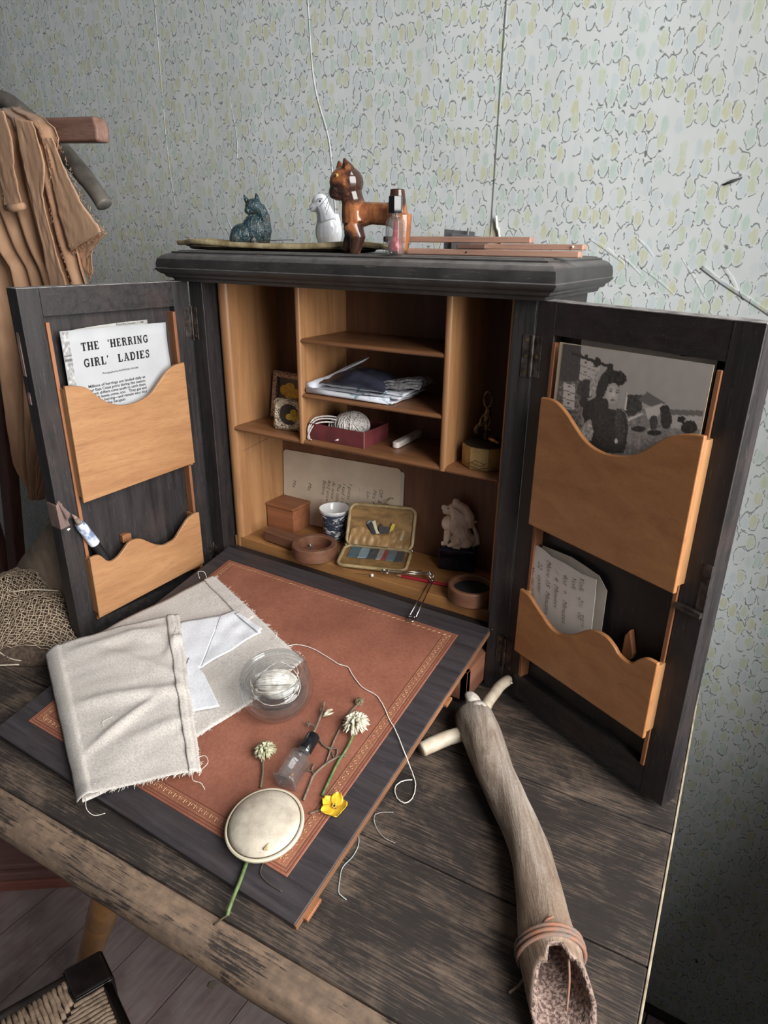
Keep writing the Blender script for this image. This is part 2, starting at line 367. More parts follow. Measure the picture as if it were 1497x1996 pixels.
# ---------------------------------------------------------------- cabinet
W, HT = .44, .4236
cab = thing('writing_cabinet', 'black wooden tabletop writing cabinet with open doors, pigeonholes and leather flap', 'cabinet', (0, 0, 0))
BW = .158; YB = .113; YF = .02
def part(name, geo, mat, parent=cab, **k): return mk(name, geo, mat, parent, **k)
part('side_panel', box(0, .022, 0, BW, .002, .4255), EBZ, bev=.001)
part('side_panel', box(.418, .44, 0, BW, .002, .4255), EBZ, bev=.001)
part('back_panel', box(.022, .418, .150, BW, .002, .4255), EBX)
part('inner_back', box(.024, .416, YB, YB+.004, .086, .4255), BACK)
part('top_board', box(.022, .418, .0, .150, .4235, .4262), EBX)
part('base_board', box(.022, .418, .0, .150, .002, .005), EBX)
part('floor_board', box(.024, .416, YF, YB, .070, .086), wood('floor_board_wood', c8(176, 122, 68), c8(132, 84, 44), 0, .38, 10, .25), bev=.0012)
part('drawer_rail', box(.022, .418, .003, .020, .060, .0715), EBX)
# liners with rounded front edges
def vboard(name, xa, xb, z0, z1, yf, yb, mat, tip=False):
    h = (xb-xa)/2; P = [(xa, yb), (xa, yf+h*.8)] + [((xa+xb)/2-h*math.cos(t), yf+h*.8-h*.8*math.sin(t)) for t in [math.pi*k/8 for k in range(1, 8)]] + [(xb, yf+h*.8), (xb, yb)]
    return part(name, prism(P[::-1], z0, z1), mat, smooth=True, auto=35)
def hboard(name, xa, xb, z0, z1, yf, yb, mat):
    h = (z1-z0)/2; P = [(yb, z0), (yf+h*1.6, z0)] + [(yf+h*1.6-h*1.6*math.sin(t), (z0+z1)/2-h*math.cos(t)) for t in [math.pi*k/8 for k in range(1, 8)]] + [(yf+h*1.6, z1), (yb, z1)]
    return part(name, prism(P, xa, xb, lambda a, b, h_: (h_, a, b)), mat, smooth=True, auto=35)
vboard('liner', .024, .040, .070, .4255, YF-.0005, YB, PALZ); vboard('liner', .408, .416, .086, .4255, YF-.0005, YB, PALZ)
vboard('partition', .1465, .1535, .240, .4240, YF-.001, YB, PALZ); vboard('partition', .3390, .3470, .240, .4240, YF-.001, YB, PALZ)
hboard('shelf', .040, .408, .2375, .2455, YF, YB, PALY)
hboard('shelf', .1535, .3390, .3600, .3655, YF, YB, PALY); hboard('shelf', .1535, .3390, .2960, .3015, YF, YB, PALY)
part('pencil_line', prism([(.030, .2080), (.110, .2175), (.110, .2181), (.030, .2086)], .0395, .0402, lambda a, b, h: (h, a, b)), plain('pencil_grey', c8(96, 84, 72), .8))
# cornice: stepped, rounded, mitred
cp = [(0.004, .4235), (.010, .4240), (.0115, .4275), (.0165, .4290), (.0180, .4320), (.0205, .4330), (.0245, .4368), (.0250, .4385), (.0235, .4395), (.0238, .4430), (.0225, .4490), (.0185, .4530), (.0135, .4550), (.0110, .4552), (.0105, .4572), (.0060, .4576), (.0050, .4586), (-.006, .4590)]
V = []; F_ = []
for (e, z) in cp:
    V += [(-.0-e, -e*1.12, z), (W+e, -e*1.12, z), (W+e, .158, z), (-e, .158, z)]
for i in range(len(cp)-1):
    for k in range(4): F_.append((i*4+k, i*4+(k+1) % 4, (i+1)*4+(k+1) % 4, (i+1)*4+k))
F_ += [(3, 2, 1, 0), tuple((len(cp)-1)*4+k for k in range(4))]
CORN = N('dusty_black_cornice'); v_ = CORN.map((1, 14, 14)); b_ = CORN.noise(v_, 60, 3, .7); a_ = CORN.noise(CORN.map(), 30, 4)
k_ = CORN.ramp(a_, [(.3, c8(30, 28, 28)), (.7, c8(52, 49, 49))]); k_ = CORN.mix(CORN.ramp(b_, [(.62, 0.), (.75, .7)]), k_, c8(120, 106, 92)); CORN.bump(b_, .3, .0004)
geo_ = CORN.new('NewGeometry'); sx = CORN.new('SeparateXYZ'); CORN.l.new(geo_.outputs['Normal'], sx.inputs[0])
k_ = CORN.mix(CORN.math('MULTIPLY', CORN.ramp(sx.outputs[2], [(.55, 0.), (.95, .5)]), CORN.ramp(CORN.noise(CORN.map(), 80, 3), [(.3, .5), (.6, 1.)])), k_, c8(128, 124, 122))
CORN.fin(k_, .5, 0, .5)
part('cornice', (V, F_), CORN.m, bev=.0006, seg=1)
# ------- open drawer under the flap
RW = wood('reddish_drawer_wood', c8(170, 112, 84), c8(132, 80, 58), 1, .5, 12, .2)
dw = part('drawer', [box(.4090, .4172, -.0456, .10, .008, .045), box(.030, .038, -.0456, .10, .008, .045), box(.030, .4172, -.0456, -.0375, .008, .045)], RW, bev=.0005, seg=1)
mk('drawer_base', box(.031, .416, -.044, .10, .006, .010), EBX, dw)
mk('drawer_divider', box(.395, .398, -.038, .10, .010, .040), RW, dw)
part('loper', box(.396, .414, -.012, .012, .052, .060), BRASS, bev=.0006)
part('knob_screw', ell((.4235, -.001, .078), .0012), STEEL)

# ------- doors
def door(nm, H, D, Nn, pk1, pk2, mirror, hz):
    H, D, Nn = Vector(H), Vector(D), Vector(Nn)
    fr = lambda u_, z_, d__: tuple(H + D*u_ + Nn*d__ + Vector((0, 0, z_)))
    fb = lambda u0, u1, z0, z1, d0, d1: prism([(u0, z0), (u1, z0), (u1, z1), (u0, z1)], d0, d1, fr) if not mirror else prism([(u1, z0), (u0, z0), (u0, z1), (u1, z1)], d0, d1, fr)
    DW = .2066; zb, zt = .010, HT
    root = part('door', [fb(.0012, .0235, zb, zt, -.020, 0), fb(.1835, DW, zb, zt, -.020, 0)], EBZ, bev=.0008)
    mk('rail', fb(.0235, .1835, .3960, zt, -.020, -.0002), EBX, root); mk('rail', fb(.0235, .1835, zb, .0385, -.020, -.0002), EBX, root)
    mk('door_panel', fb(.020, .187, .034, .400, -.017, -.010), EBZ, root)
    mk('top_edge', fb(.001, DW, zt, zt+.0006, -.020, 0), DUST, root)
    for u0 in (.0237, .1793):
        mk('pocket_runner', [fb(u0, u0+.004, .0386, .3900, -.010, .0015)], STRIP, root, bev=.0006)
    for (poly, zc) in (pk1, pk2):
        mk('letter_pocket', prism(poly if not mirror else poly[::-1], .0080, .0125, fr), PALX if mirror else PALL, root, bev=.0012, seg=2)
        us = [p[0] for p in poly]; zmin = min(p[1] for p in poly); 
        for u0 in (min(us)+.0003, max(us)-.0043):
            zt_ = max(p[1] for p in poly if abs(p[0]-(u0+.002)) < .014)-.004
            mk('pocket_side', fb(u0, u0+.004, zmin+.006, zt_, -.010, .0085), PALZ, root, bev=.0004, seg=1)
        mk('pocket_floor', fb(min(us)+.002, max(us)-.002, zmin+.008, zmin+.013, -.010, .0085), PALY, root)
    for z0, z1 in hz:
        for (a0, a1) in ((.0015, .0105),):
            hg = mk('hinge', fb(a0, a1, z0, z1, -.001, .0007), IRON, root, bev=.0003, seg=1)
        mk('hinge_knuckle', tube([fr(0, z0, .001), fr(0, z1, .001)], .0020, 10), IRON, root, smooth=True, auto=40)
        for k in (.12, .5, .88):
            zz = z0+(z1-z0)*k; mk('screw', tube([fr(.0065, zz, .0005), fr(.0065, zz, .0013)], .0017, 10), BRASS if k == .5 else IRON, root, smooth=True, auto=40)
    return root, fr, fb
al = .0893; ar = 1.1338
pL1 = [(.0250, .2020), (.1810, .1930), (.1805, .3255), (.170, .3242), (.1566, .3202), (.1471, .311), (.134, .3002), (.1174, .2941), (.0993, .2941), (.0799, .2999), (.0653, .3123), (.0529, .3234), (.0411, .3292), (.0261, .331)]
pL2 = [(.0265, .0580), (.1855, .0455), (.1850, .1262), (.1750, .1262), (.1700, .1225), (.1645, .1150), (.1585, .1122), (.1510, .1142), (.1440, .1190), (.1380, .1240), (.1342, .1270), (.1270, .1287), (.1172, .1266), (.1080, .1200), (.0992, .1130), (.0910, .1086), (.0845, .1066), (.0760, .1075), (.0685, .1093), (.0620, .1155), (.0530, .1238), (.0470, .1290), (.0412, .1318), (.0330, .1338), (.0265, .1334)]
sm = lambda P, k: P[:k]+[tuple(q) for q in cr(P[k:], 4)]
dL, frL, fbL = door('L', (0, 0, 0), (-math.sin(al), -math.cos(al), 0), (math.cos(al), -math.sin(al), 0), (sm(pL1, 2), 0), (sm(pL2, 2), 0), False, ((.3543, .3944), (.052, .078)))
pR1 = [(.0269, .3431), (.0429, .343), (.0562, .3363), (.0676, .327), (.0789, .318), (.0912, .3125), (.108, .3108), (.1281, .3154), (.14, .3228), (.1508, .3326), (.1603, .3393), (.174, .3439), (.1865, .3454)]
pR2 = [(.0244, .1481), (.0367, .1461), (.0471, .1394), (.0573, .1329), (.0696, .1258), (.0808, .125), (.0948, .1316), (.1076, .1421), (.1184, .1488), (.1317, .1497), (.1418, .1447), (.1482, .1395), (.1593, .138), (.1665, .1458), (.174, .1513), (.1846, .1521)]
up = lambda P, zb0, zb1: [(P[0][0], zb0)] + [(P[-1][0], zb1)] + [tuple(q) for q in cr(P[::-1], 4)]
dR, frR, fbR = door('R', (W, 0, 0), (math.sin(ar), -math.cos(ar), 0), (-math.cos(ar), -math.sin(ar), 0), (up(pR1, .2195, .2175), 0), (up(pR2, .0750, .0745), 0), True, ((.3562, .3935), (.036, .072)))
# hinge leaves on the carcass, screws
for xx, s in ((.0015, 1), (.4298, 1)):
    for z0, z1 in ((.3550, .3940), (.040, .074)):
        hl = part('hinge_leaf', box(xx, xx+.0088, -.0010, 0.0002, z0, z1), IRON, bev=.0003, seg=1)
        for k in (.12, .5, .88): mk('screw', tube([(xx+.0044, -.0008, z0+(z1-z0)*k), (xx+.0044, -.0016, z0+(z1-z0)*k)], .0017, 10), BRASS, hl, smooth=True, auto=40)
# lock on the right door, worn mortice on the left door edge
mk('lock_plate', [fbR(.1840, .2060, .2020, .2070, -.019, .004), fbR(.1990, .2064, .2070, .2470, -.019, .0008)], IRON, dR, bev=.0004, seg=1)
mk('pencil_rest', prism([(.1400, .128), (.1490, .130), (.1505, .136), (.1440, .157), (.1405, .150)], -.009, -.003, frR), STRIP, dR)
mk('pencil_rest', prism([(.100, .118), (.112, .118), (.112, .1275), (.106, .1285), (.100, .127)][::-1], -.009, -.003, lambda a, b, h: frL(a+.020, b+.004, h)), STRIP, dL)
SPLIT = wood('raw_split_wood', c8(150, 120, 108), c8(92, 74, 70), 2, .7, 20, .4)
for zz, l in ((.335, .050), (.305, .016)):
    mk('split_wood', prism([(.2052, zz), (.2072, zz+.002), (.2074, zz+l*.6), (.2064, zz+l), (.2052, zz+l*.9)][::-1], -.016, -.011, frL), SPLIT, dL)
mk('split_wood', prism([(.195, .168), (.2068, .166), (.2075, .195), (.204, .199), (.200, .196), (.198, .180)][::-1], -.019, .0016, frL), SPLIT, dL, bev=.0008)
for k in range(6):
    a0 = .199+.001*k; mk('splinter', tube([frL(a0, .190+.002*k, .001), frL(a0-.004, .183-.001*k, .005+.0005*k), frL(a0-.007, .178, .0045)], [.0009, .0007, .0002], 5), SPLIT, dL)
for uu, zz in ((.1985, .162), (.178, .137)):
    mk('paint_chip', prism([(uu, zz), (uu-.003, zz+.0015), (uu-.002, zz+.003), (uu+.001, zz+.0025)], .0002, .0006, frL), plain('white_chip', c8(225, 222, 215), .8), dL)

# ---------------------------------------------------------------- flap
FA = math.atan2(.078-.0065, .345)
flap = part('writing_flap', box(.031, .421, -.3523, 0, -.0060, 0), EBF, bev=.0008)
flap.location = (0, 0, .078); flap.rotation_euler = (FA, 0, 0)
FM = T(0, 0, .078) @ RX(FA)
mk('edge_strip', box(.4190, .4222, -.3523, -.004, -.0064, -.0008), wood('brown_edge_strip', c8(150, 100, 66), c8(104, 66, 42), 1, .6, 20, .4), flap, bev=.0004, seg=1)
for s in (.110, .338): mk('edge_block', box(.4150, .4262, -s-.006, -s+(.006 if s < .2 else .012), -.0068, -.003), STRIP, flap, bev=.0008)
LE = N('red_brown_leather'); a_ = LE.noise(LE.map(), 14, 5, .6); b_ = LE.noise(LE.map(), 300, 3); c_ = LE.noise(LE.map(), 34, 3, .5)
k_ = LE.ramp(a_, [(.3, c8(132, 76, 58)), (.7, c8(160, 98, 76))]); k_ = LE.mix(LE.ramp(b_, [(.35, .3), (.6, 0.)]), k_, c8(110, 58, 42))
k_ = LE.mix(LE.ramp(c_, [(.71, 0.), (.76, .7)]), k_, c8(78, 40, 30)); LE.bump(b_, .25, .0003); LE.fin(k_, .52, 0, .45)
lth = mk('leather_panel', box(.0545, .3940, -.3270, -.0250, -.001, .0009), LE.m, flap, bev=.0004, seg=1)
GOLD = plain('worn_gilding', c8(186, 150, 98), .5, c8(158, 104, 72), 500, .25, 0, None, 2, (1, 1, 1), .40, .52)
DKL = plain('pressed_leather_line', c8(112, 58, 40), .6)
def rim(i0, i1, z0=.0008, z1=.00105):
    X0, X1, Y0, Y1 = .0545, .3940, -.3270, -.0250
    return [box(X0+i0, X1-i0, Y0+i0, Y0+i1, z0, z1), box(X0+i0, X1-i0, Y1-i1, Y1-i0, z0, z1), box(X0+i0, X0+i1, Y0+i1, Y1-i1, z0, z1), box(X1-i1, X1-i0, Y0+i1, Y1-i1, z0, z1)]
# the tooled border is wide on the left, right and front, a single wavy line at the back
X0, X1, Y0, Y1 = .0545, .3940, -.3270, -.0250
for i0 in (.0022, .0046, .0148):
    mk('tooled_line', [box(X0+i0, X1-i0, Y0+i0, Y0+i0+.0006, .0008, .0011)] + [box(x, x+.0006, Y0+i0, Y1-i0*.5, .0008, .0011) for x in (X0+i0, X1-i0)], DKL if i0 != .0148 else DKL, lth)
gold = []
def scroll(p, q, inward):
    p, q = Vector(p), Vector(q); L = (q-p).length; n = int(L/.0062); d = (q-p)/L; nn = Vector((-d.y, d.x))*inward
    for k in range(n):
        c = p+d*(k+.5)*L/n
        pts = [c+d*(.0020*math.cos(t))*(1-t/9)+nn*(.0020*math.sin(t))*(1-t/12) for t in [j*.9 for j in range(6)]]
        gold.append(tube([(a.x, a.y, .00105) for a in pts], .00028, 4, caps=False))
        e = c+d*.0031; gold.append(tube([(e.x-nn.x*.002, e.y-nn.y*.002, .00105), (e.x, e.y, .0011), (e.x+nn.x*.002, e.y+nn.y*.002, .00105)], .00025, 4, caps=False))
scroll((X1-.0100, Y0+.010), (X1-.0100, Y1-.006), 1); scroll((X0+.0100, Y0+.010), (X0+.0100, Y1-.006), -1); scroll((X0+.010, Y0+.0100), (X1-.010, Y0+.0100), 1)
g_ = [box(X0+.0062, X1-.0062, Y0+.0062, Y0+.0065, .0008, .00108), box(X0+.0134, X1-.0134, Y0+.0134, Y0+.0137, .0008, .00108)] + [box(x, x+.0003, Y0+.0064, Y1-.004, .0008, .00108) for x in (X0+.0062, X1-.0065, X0+.0134, X1-.0137)]
mk('gold_tooling', gold+g_, GOLD, lth)
mk('back_gold_line', [tube([(X0+.006+(X1-X0-.012)*t/150, Y1-.0058+.0009*math.sin(t*2.1), .0009) for t in range(151)], .0004, 4, caps=False)], GOLD, lth)
# ================================================================ loose things
INK = plain('black_ink', c8(34, 32, 34), .7); BINK = plain('brown_ink', c8(70, 54, 50), .8)
def textgeo(s, size, shear=0, thin=0, lsp=1.0):
    cu = bpy.data.curves.new('t', 'FONT'); cu.body = s; cu.size = size; cu.shear = shear; cu.offset = -thin*size; cu.resolution_u = 2; cu.space_character = lsp
    o = bpy.data.objects.new('t', cu); COL.objects.link(o)
    bpy.context.view_layer.update()
    me = o.evaluated_get(bpy.context.evaluated_depsgraph_get()).to_mesh()
    g = ([tuple(v.co) for v in me.vertices], [tuple(p.vertices) for p in me.polygons])
    o.to_mesh_clear(); bpy.data.objects.remove(o); return g
def place(g, fn): return [fn(x, y, z) for x, y, z in g[0]], g[1]
def stroke2(pts, w_):
    out = []
    for i in range(len(pts)):
        a = Vector(pts[max(i-1, 0)]); b = Vector(pts[min(i+1, len(pts)-1)]); d = (b-a).normalized(); n_ = Vector((-d.y, d.x))*w_/2
        out.append((Vector(pts[i])+n_, Vector(pts[i])-n_))
    V = [];
    for a, b in out: V += [(a.x, a.y, 0), (b.x, b.y, 0)]
    return V, [(2*i, 2*i+2, 2*i+3, 2*i+1) for i in range(len(pts)-1)]
def slab(text, h, track=.14):
    """bold slab-serif capitals, unit height scaled to h"""
    S, t = .25, .11
    def bar(x0, y0, x1, y1): return box(x0, x1, y0, y1, 0, .0001)
    def arc(cx, cy, rx, ry, a0, a1, w_): return stroke2([(cx+rx*math.cos(math.radians(a0+(a1-a0)*k/14)), cy+ry*math.sin(math.radians(a0+(a1-a0)*k/14))) for k in range(15)], w_)
    def stem(x, ser=True): return [bar(x-S/2, 0, x+S/2, 1)] + ([bar(x-.19, 0, x+.19, t), bar(x-.19, 1-t, x+.19, 1)] if ser else [])
    G = {
     'T': (.86, stem(.43, False)+[bar(.24, 0, .62, t), bar(.03, 1-.12, .83, 1), bar(.03, .72, .11, 1), bar(.75, .72, .83, 1)]),
     'H': (.98, stem(.21)+stem(.77)+[bar(.25, .44, .75, .56)]),
     'E': (.80, stem(.21)+[bar(.1, 0, .74, .11), bar(.1, .89, .72, 1), bar(.2, .45, .52, .56), bar(.66, 0, .74, .28), bar(.64, .74, .72, 1), bar(.46, .38, .54, .63)]),
     'I': (.44, stem(.22)),
     'N': (.98, [bar(.14, 0, .26, 1), bar(.02, 0, .38, t), bar(.70, 0, .82, 1), bar(.58, 1-t, .96, 1), bar(.02, 1-t, .24, 1), stroke2([(.20, .98), (.76, .02)], .22)]),
     'R': (.92, stem(.21)+[arc(.42, .745, .24, .205, -90, 90, .17), bar(.2, .9, .45, 1), bar(.2, .47, .45, .58), stroke2([(.46, .5), (.60, .42), (.70, .06)], .19), bar(.62, 0, .9, t)]),
     'G': (.92, [arc(.47, .5, .34, .43, 50, 330, .19), bar(.72, .64, .80, 1), bar(.62, .06, .82, .46), bar(.50, .40, .90, .49)]),
     'L': (.78, stem(.21)+[bar(.1, 0, .72, .11), bar(.63, 0, .72, .32)]),
     'A': (.94, [stroke2([(.17, .02), (.47, .98)], .11), stroke2([(.77, .02), (.47, .98)], .21), bar(.28, .3, .66, .4), bar(0, 0, .34, t), bar(.58, 0, .94, t), bar(.26, .91, .52, 1)]),
     'D': (.94, stem(.21)+[arc(.42, .5, .35, .445, -90, 90, .19), bar(.2, .89, .44, 1), bar(.2, 0, .44, .11)]),
     'S': (.76, [stroke2([tuple(q) for q in cr([(.62, .76), (.52, .90), (.36, .93), (.19, .84), (.18, .66), (.36, .55), (.54, .45), (.60, .27), (.50, .10), (.34, .06), (.16, .12), (.12, .28)], 4)], .17), bar(.58, .68, .66, 1), bar(.08, 0, .16, .3)]),
     '`': (.26, [arc(.13, .84, .06, .06, 0, 360, .09), stroke2([(.08, .86), (.09, .98), (.17, 1.04)], .07)]),
     "'": (.26, [arc(.13, .94, .06, .06, 0, 360, .09), stroke2([(.18, .94), (.17, .82), (.09, .75)], .07)]), ' ': (.55, [])}
    x = 0; out = []
    for ch in text:
        wd, gs = G[ch]; out += [([(vx+x, vy, vz) for vx, vy, vz in v], fc) for v, fc in gs]; x += wd+track
    g = join(out); return [(a*h, b*h, c*.3) for a, b, c in g[0]], g[1], (x-track)*h
def poster(name, fn, nx, ny, colf, parent, rough=.6):
    """flat print: vertex colours hold the picture"""
    g = grid(fn, nx, ny); m = N(name+'_print'); at = m.new('VertexColor', layer_name='Col'); m.fin(at.outputs[0], rough)
    o = mk(name, g, m.m, parent); ca = o.data.color_attributes.new('Col', 'FLOAT_COLOR', 'POINT')
    buf = []
    for j in range(ny+1):
        for i in range(nx+1): buf += list(colf(i/nx, j/ny))+[1]
    ca.data.foreach_set('color', buf); return o
lin = lambda v: (v/255/12.92 if v/255 <= .04045 else ((v/255+.055)/1.055)**2.4)
PAPER = plain('white_news_paper', c8(172, 173, 176), .85, c8(164, 166, 169), 30); OLDP = plain('cream_card_paper', c8(206, 190, 168), .85, c8(190, 172, 150), 20, 0, .1)
AGED = plain('aged_paper', c8(196, 186, 174), .85, c8(178, 166, 154), 24)

# ---- newspaper cutting in the left pocket
news = thing('newspaper_cutting', 'folded white newspaper cutting headed THE HERRING GIRL LADIES in the left door pocket', 'paper', frL(.105, .20, -.002))
inv = Matrix.Translation(-news.location)
def NL(u_, z_, d_): p = frL(u_, z_, d_); return (p[0]-news.location.x, p[1]-news.location.y, p[2]-news.location.z)
curl = lambda u_: -.0035+.0075*max(0, (u_-.035)/.137)**1.5
mk('front_sheet', grid(lambda a, b: NL(.0350+.1368*a+.0016*math.sin(b*9)*(1-a)*b, .215+b*(.1630+.0023*a), curl(.035+.1368*a)), 24, 12), PAPER, news, smooth=True, solid=.0003)
mk('back_sheet', grid(lambda a, b: NL(.0580+.1135*a, .215+b*(.1675-.0035*a*a), -.0075+.0110*a**3), 16, 8), plain('newspaper_back', c8(176, 174, 170), .85), news, smooth=True, solid=.0003)
def NT(g, u0, z0, slope=0.0): return place(g, lambda x, y, z: NL(u0-x, z0+y+slope*x, curl(u0-x)+.0006))
prints = []
t1 = slab('THE  `HERRING', .0088); k1 = .0868/t1[2]
t2 = slab("GIRL'  LADIES", .0090); k2 = .0865/t2[2]
prints.append(NT(([(a*k1, b, c) for a, b, c in t1[0]], t1[1]), .1502, .3574, .001)); prints.append(NT(([(a*k2, b, c) for a, b, c in t2[0]], t2[1]), .1500, .3399, .004))
mk('headline', prints, INK, news)
small = [NT(textgeo('Photographed by RAYMOND MOORE', .0030), .1290, .3296)]
for k, s in enumerate(['Millions of herrings are landed daily at', 'our East Coast ports during the season.', 'Scotch drifters come south to catch them.', 'Scotch lasses come, too.   They gut and', 'pack the herring\u2014and remain very nice', 'girls into the bargain.']):
    g = textgeo(s, .0044, 0, -.012); wdt = max(v[0] for v in g[0]); kx = (.0755 if k < 5 else .0455)/wdt
    small.append(NT(([(a*kx, b, c) for a, b, c in g[0]], g[1]), .1490-(.003*k if k < 2 else 0)*0, .3172-.00425*k, 0.0))
g = textgeo('Picture Post, December 11, 1948', .0034, .2); small.append(place(g, lambda x, y, z: NL(.1000-x*.78, .3795+y, -.0058)))
mk('small_print', small, INK, news)
def strip_col(a, b):
    v = 150+60*nz(a*3, b*22)+50*nz(a*9, b*60); 
    if .60 < b < .64 or .68 < b < .70: v = 90
    if b < .25: v = 60+50*nz(a*5, b*40)
    return (lin(max(25, min(230, v))),)*3
poster('picture_strip', lambda a, b: NL(.1715-.0088*a, .300+b*.0800, curl(.1715-.0088*a)+.0007), 10, 60, strip_col, news)

# ---- photograph in the right pocket
def FR(L0):
    return lambda u_, z_, d_: tuple(Vector(frR(u_, z_, d_))-L0)
pc = thing('photograph', 'black and white photograph of a dark-haired woman by fish crates in the right door pocket', 'photograph', frR(.105, .23, -.002))
PR = FR(pc.location)
mk('card_stock', prism([(.0325, .240), (.1765, .2405), (.1772, .3930), (.0330, .3914)], -.0030, -.0026, lambda u_, z_, d_: PR(u_, z_, d_+.0045)), OLDP, pc)
mk('rear_sheet', prism([(.0500, .240), (.1750, .240), (.1750, .3960), (.1456, .3946), (.1450, .3950), (.0510, .3966)], -.0050, -.0046, PR), AGED, pc)
def inell(x, y, cx, cy, rx, ry, rot=0):
    c, s_ = math.cos(rot), math.sin(rot); dx, dy = x-cx, y-cy; a = (dx*c+dy*s_)/rx; b = (-dx*s_+dy*c)/ry; return a*a+b*b
def inpoly(x, y, P):
    r_ = False; j = len(P)-1
    for i in range(len(P)):
        if (P[i][1] > y) != (P[j][1] > y) and x < (P[j][0]-P[i][0])*(y-P[i][1])/(P[j][1]-P[i][1])+P[i][0]: r_ = not r_
        j = i
    return r_
def sel(P, x, y):
    xs = [q[0] for q in P]; ys_ = [q[1] for q in P]
    return min(xs) <= x <= max(xs) and min(ys_) <= y <= max(ys_) and inpoly(x, y, P)
BODY = [(500, 690), (520, 650), (560, 620), (640, 640), (700, 690), (745, 720), (760, 800), (755, 900), (740, 960), (500, 960), (520, 860), (490, 760)]
def photo_col(s, t):
    t *= 1.4
    x = 335+840*s-60*t-30*s*t; y = 320+110*s+640*t+150*s*t
    n1 = nz(x*.02, y*.02, 1); n2 = nz(x*.06, y*.06, 5); v = 152-14*t+5*n1
    if y > 690: v = 120+26*n1+34*n2
    if y > 800: v = 130+20*n1+30*n2
    if x < 455 and y < 530: v = 66+10*n2
    if x < 470 and y >= 530: v = 96+50*n2
    if sel([(455, 395), (580, 440), (575, 530), (450, 520)], x, y): v = 168 if ((y-395-.35*(x-455)) % 44 > 5) else 110
    if sel([(345, 530), (425, 552), (425, 700), (345, 680)], x, y): v = 176 if ((y-530-.3*(x-345)) % 46 > 5) else 90
    for (a, b) in ((490, 425), (545, 450), (488, 480), (540, 500), (385, 560), (385, 605), (385, 655)):
        if inell(x, y, a, b, 9, 5) < 1: v = 50
    if inell(x, y, 500, 575, 62, 55) < 1+.3*n2: v = 58+22*n2
    if sel([(520, 500), (575, 480), (590, 600), (520, 620)], x, y): v = 150+50*n2
    if inell(x, y, 485, 650, 28, 34) < 1: v = 52
    d = abs((y-372)-(x-390)*.315)
    if 390 < x < 655 and d < 9: v = 48
    for (a, b, q) in ((560, 425, 24), (490, 395, 12), (640, 452, 18)):
        if inell(x, y, a, b, q, q*1.1) < 1+.4*n2: v = 46
    if sel([(740, 610), (830, 610), (835, 700), (760, 740), (735, 700)], x, y): v = 58+22*n2
    if sel([(810, 640), (858, 590), (960, 655), (905, 690)], x, y): v = 92
    if sel([(850, 690), (940, 655), (960, 700), (870, 760)], x, y): v = 172
    if 930 < x and 690 < y < 722: v = 96
    if 985 < x and 722 <= y < 800: v = 160+12*n2
    for (cx, cy, rx, ry, q) in ((955, 690, 26, 24, 44), (965, 750, 30, 55, 50), (1040, 745, 22, 18, 40), (1080, 790, 40, 40, 46), (900, 770, 22, 46, 62), (850, 780, 30, 40, 120), (820, 810, 40, 18, 48), (905, 830, 40, 16, 44), (780, 690, 30, 46, 60)):
        if inell(x, y, cx, cy, rx, ry) < 1+.35*n2: v = q+16*n2
    if sel([(755, 750), (835, 715), (840, 725), (760, 765)], x, y): v = 186
    if sel([(735, 700), (742, 600), (750, 600), (746, 700)], x, y): v = 190
    if sel(BODY, x, y): v = 52+16*n2+6*n1
    if sel([(465, 880), (480, 800), (530, 740), (555, 830), (540, 880), (500, 900)], x, y): v = 150+60*n2
    if inell(x, y, 520, 700, 40, 62, .3) < 1: v = 46+12*n2
    if inell(x, y, 712, 800, 30, 110, -.1) < 1: v = 66+26*n2
    if inell(x, y, 600, 560, 34, 84, .28) < 1+.25*n2: v = 50+12*n2
    if inell(x, y, 680, 520, 60, 46) < 1+.4*n2: v = 44+30*n2
    if inell(x, y, 640, 500, 40, 36) < 1+.4*n2: v = 46+24*n2
    if sel([(640, 655), (700, 655), (690, 700), (640, 690)], x, y): v = 140
    e = inell(x, y, 666, 606, 44, 62, -.08)
    if e < 1:
        v = 178-34*e-12*(x-666)/44
        if inell(x, y, 650, 590, 11, 5) < 1 or inell(x, y, 690, 598, 10, 5) < 1: v = 66
        if inell(x, y, 651, 578, 14, 3) < 1 or inell(x, y, 690, 585, 12, 3) < 1: v = 80
        if inell(x, y, 668, 612, 4, 14) < 1: v = 192
        if inell(x, y, 668, 626, 9, 3) < 1: v = 110
        if inell(x, y, 664, 642, 14, 5) < 1: v = 84
    if inell(x, y, 694, 886, 9, 14) < 1: v = 190
    v = max(40, min(232, v*1.16+8)); return (lin(v), lin(v*.955), lin(v*.93))
poster('picture', lambda a, b: PR(.0375+.1385*a, .3906+.0026*a-.140*b, .0022), 170, 170, photo_col, pc, .45)

# ---- recipe card in the lower right pocket
rcard = thing('recipe_card', 'pair of handwritten cards with clipped corners in the lower right door pocket', 'card', frR(.07, .085, -.002)); RR = FR(rcard.location)
mk('rear_card', prism([(.0300, .10), (.1150, .10), (.1140, .1819), (.1035, .1925), (.0860, .1955), (.0700, .1975), (.0520, .1965), (.0330, .1950)], -.0050, -.0045, RR), AGED, rcard)
mk('front_card', prism([(.0228, .10), (.1080, .10), (.1055, .1700), (.1040, .1900), (.0860, .1885), (.0650, .1905), (.0480, .1905), (.0350, .1945), (.0290, .1945), (.0228, .1905)], -.0010, -.0005, RR), plain('letter_paper', c8(214, 206, 198), .85, c8(204, 194, 186), 20), rcard)
def RT(s, size, u0, z0, a=0): 
    g = textgeo(s, size, .35, .012); ca, sa = math.cos(a), math.sin(a)
    return place(g, lambda x, y, z: RR(u0+y*ca-x*sa*-1*0+x*sa, z0-x*ca*1.0+y*sa*0, .0001))
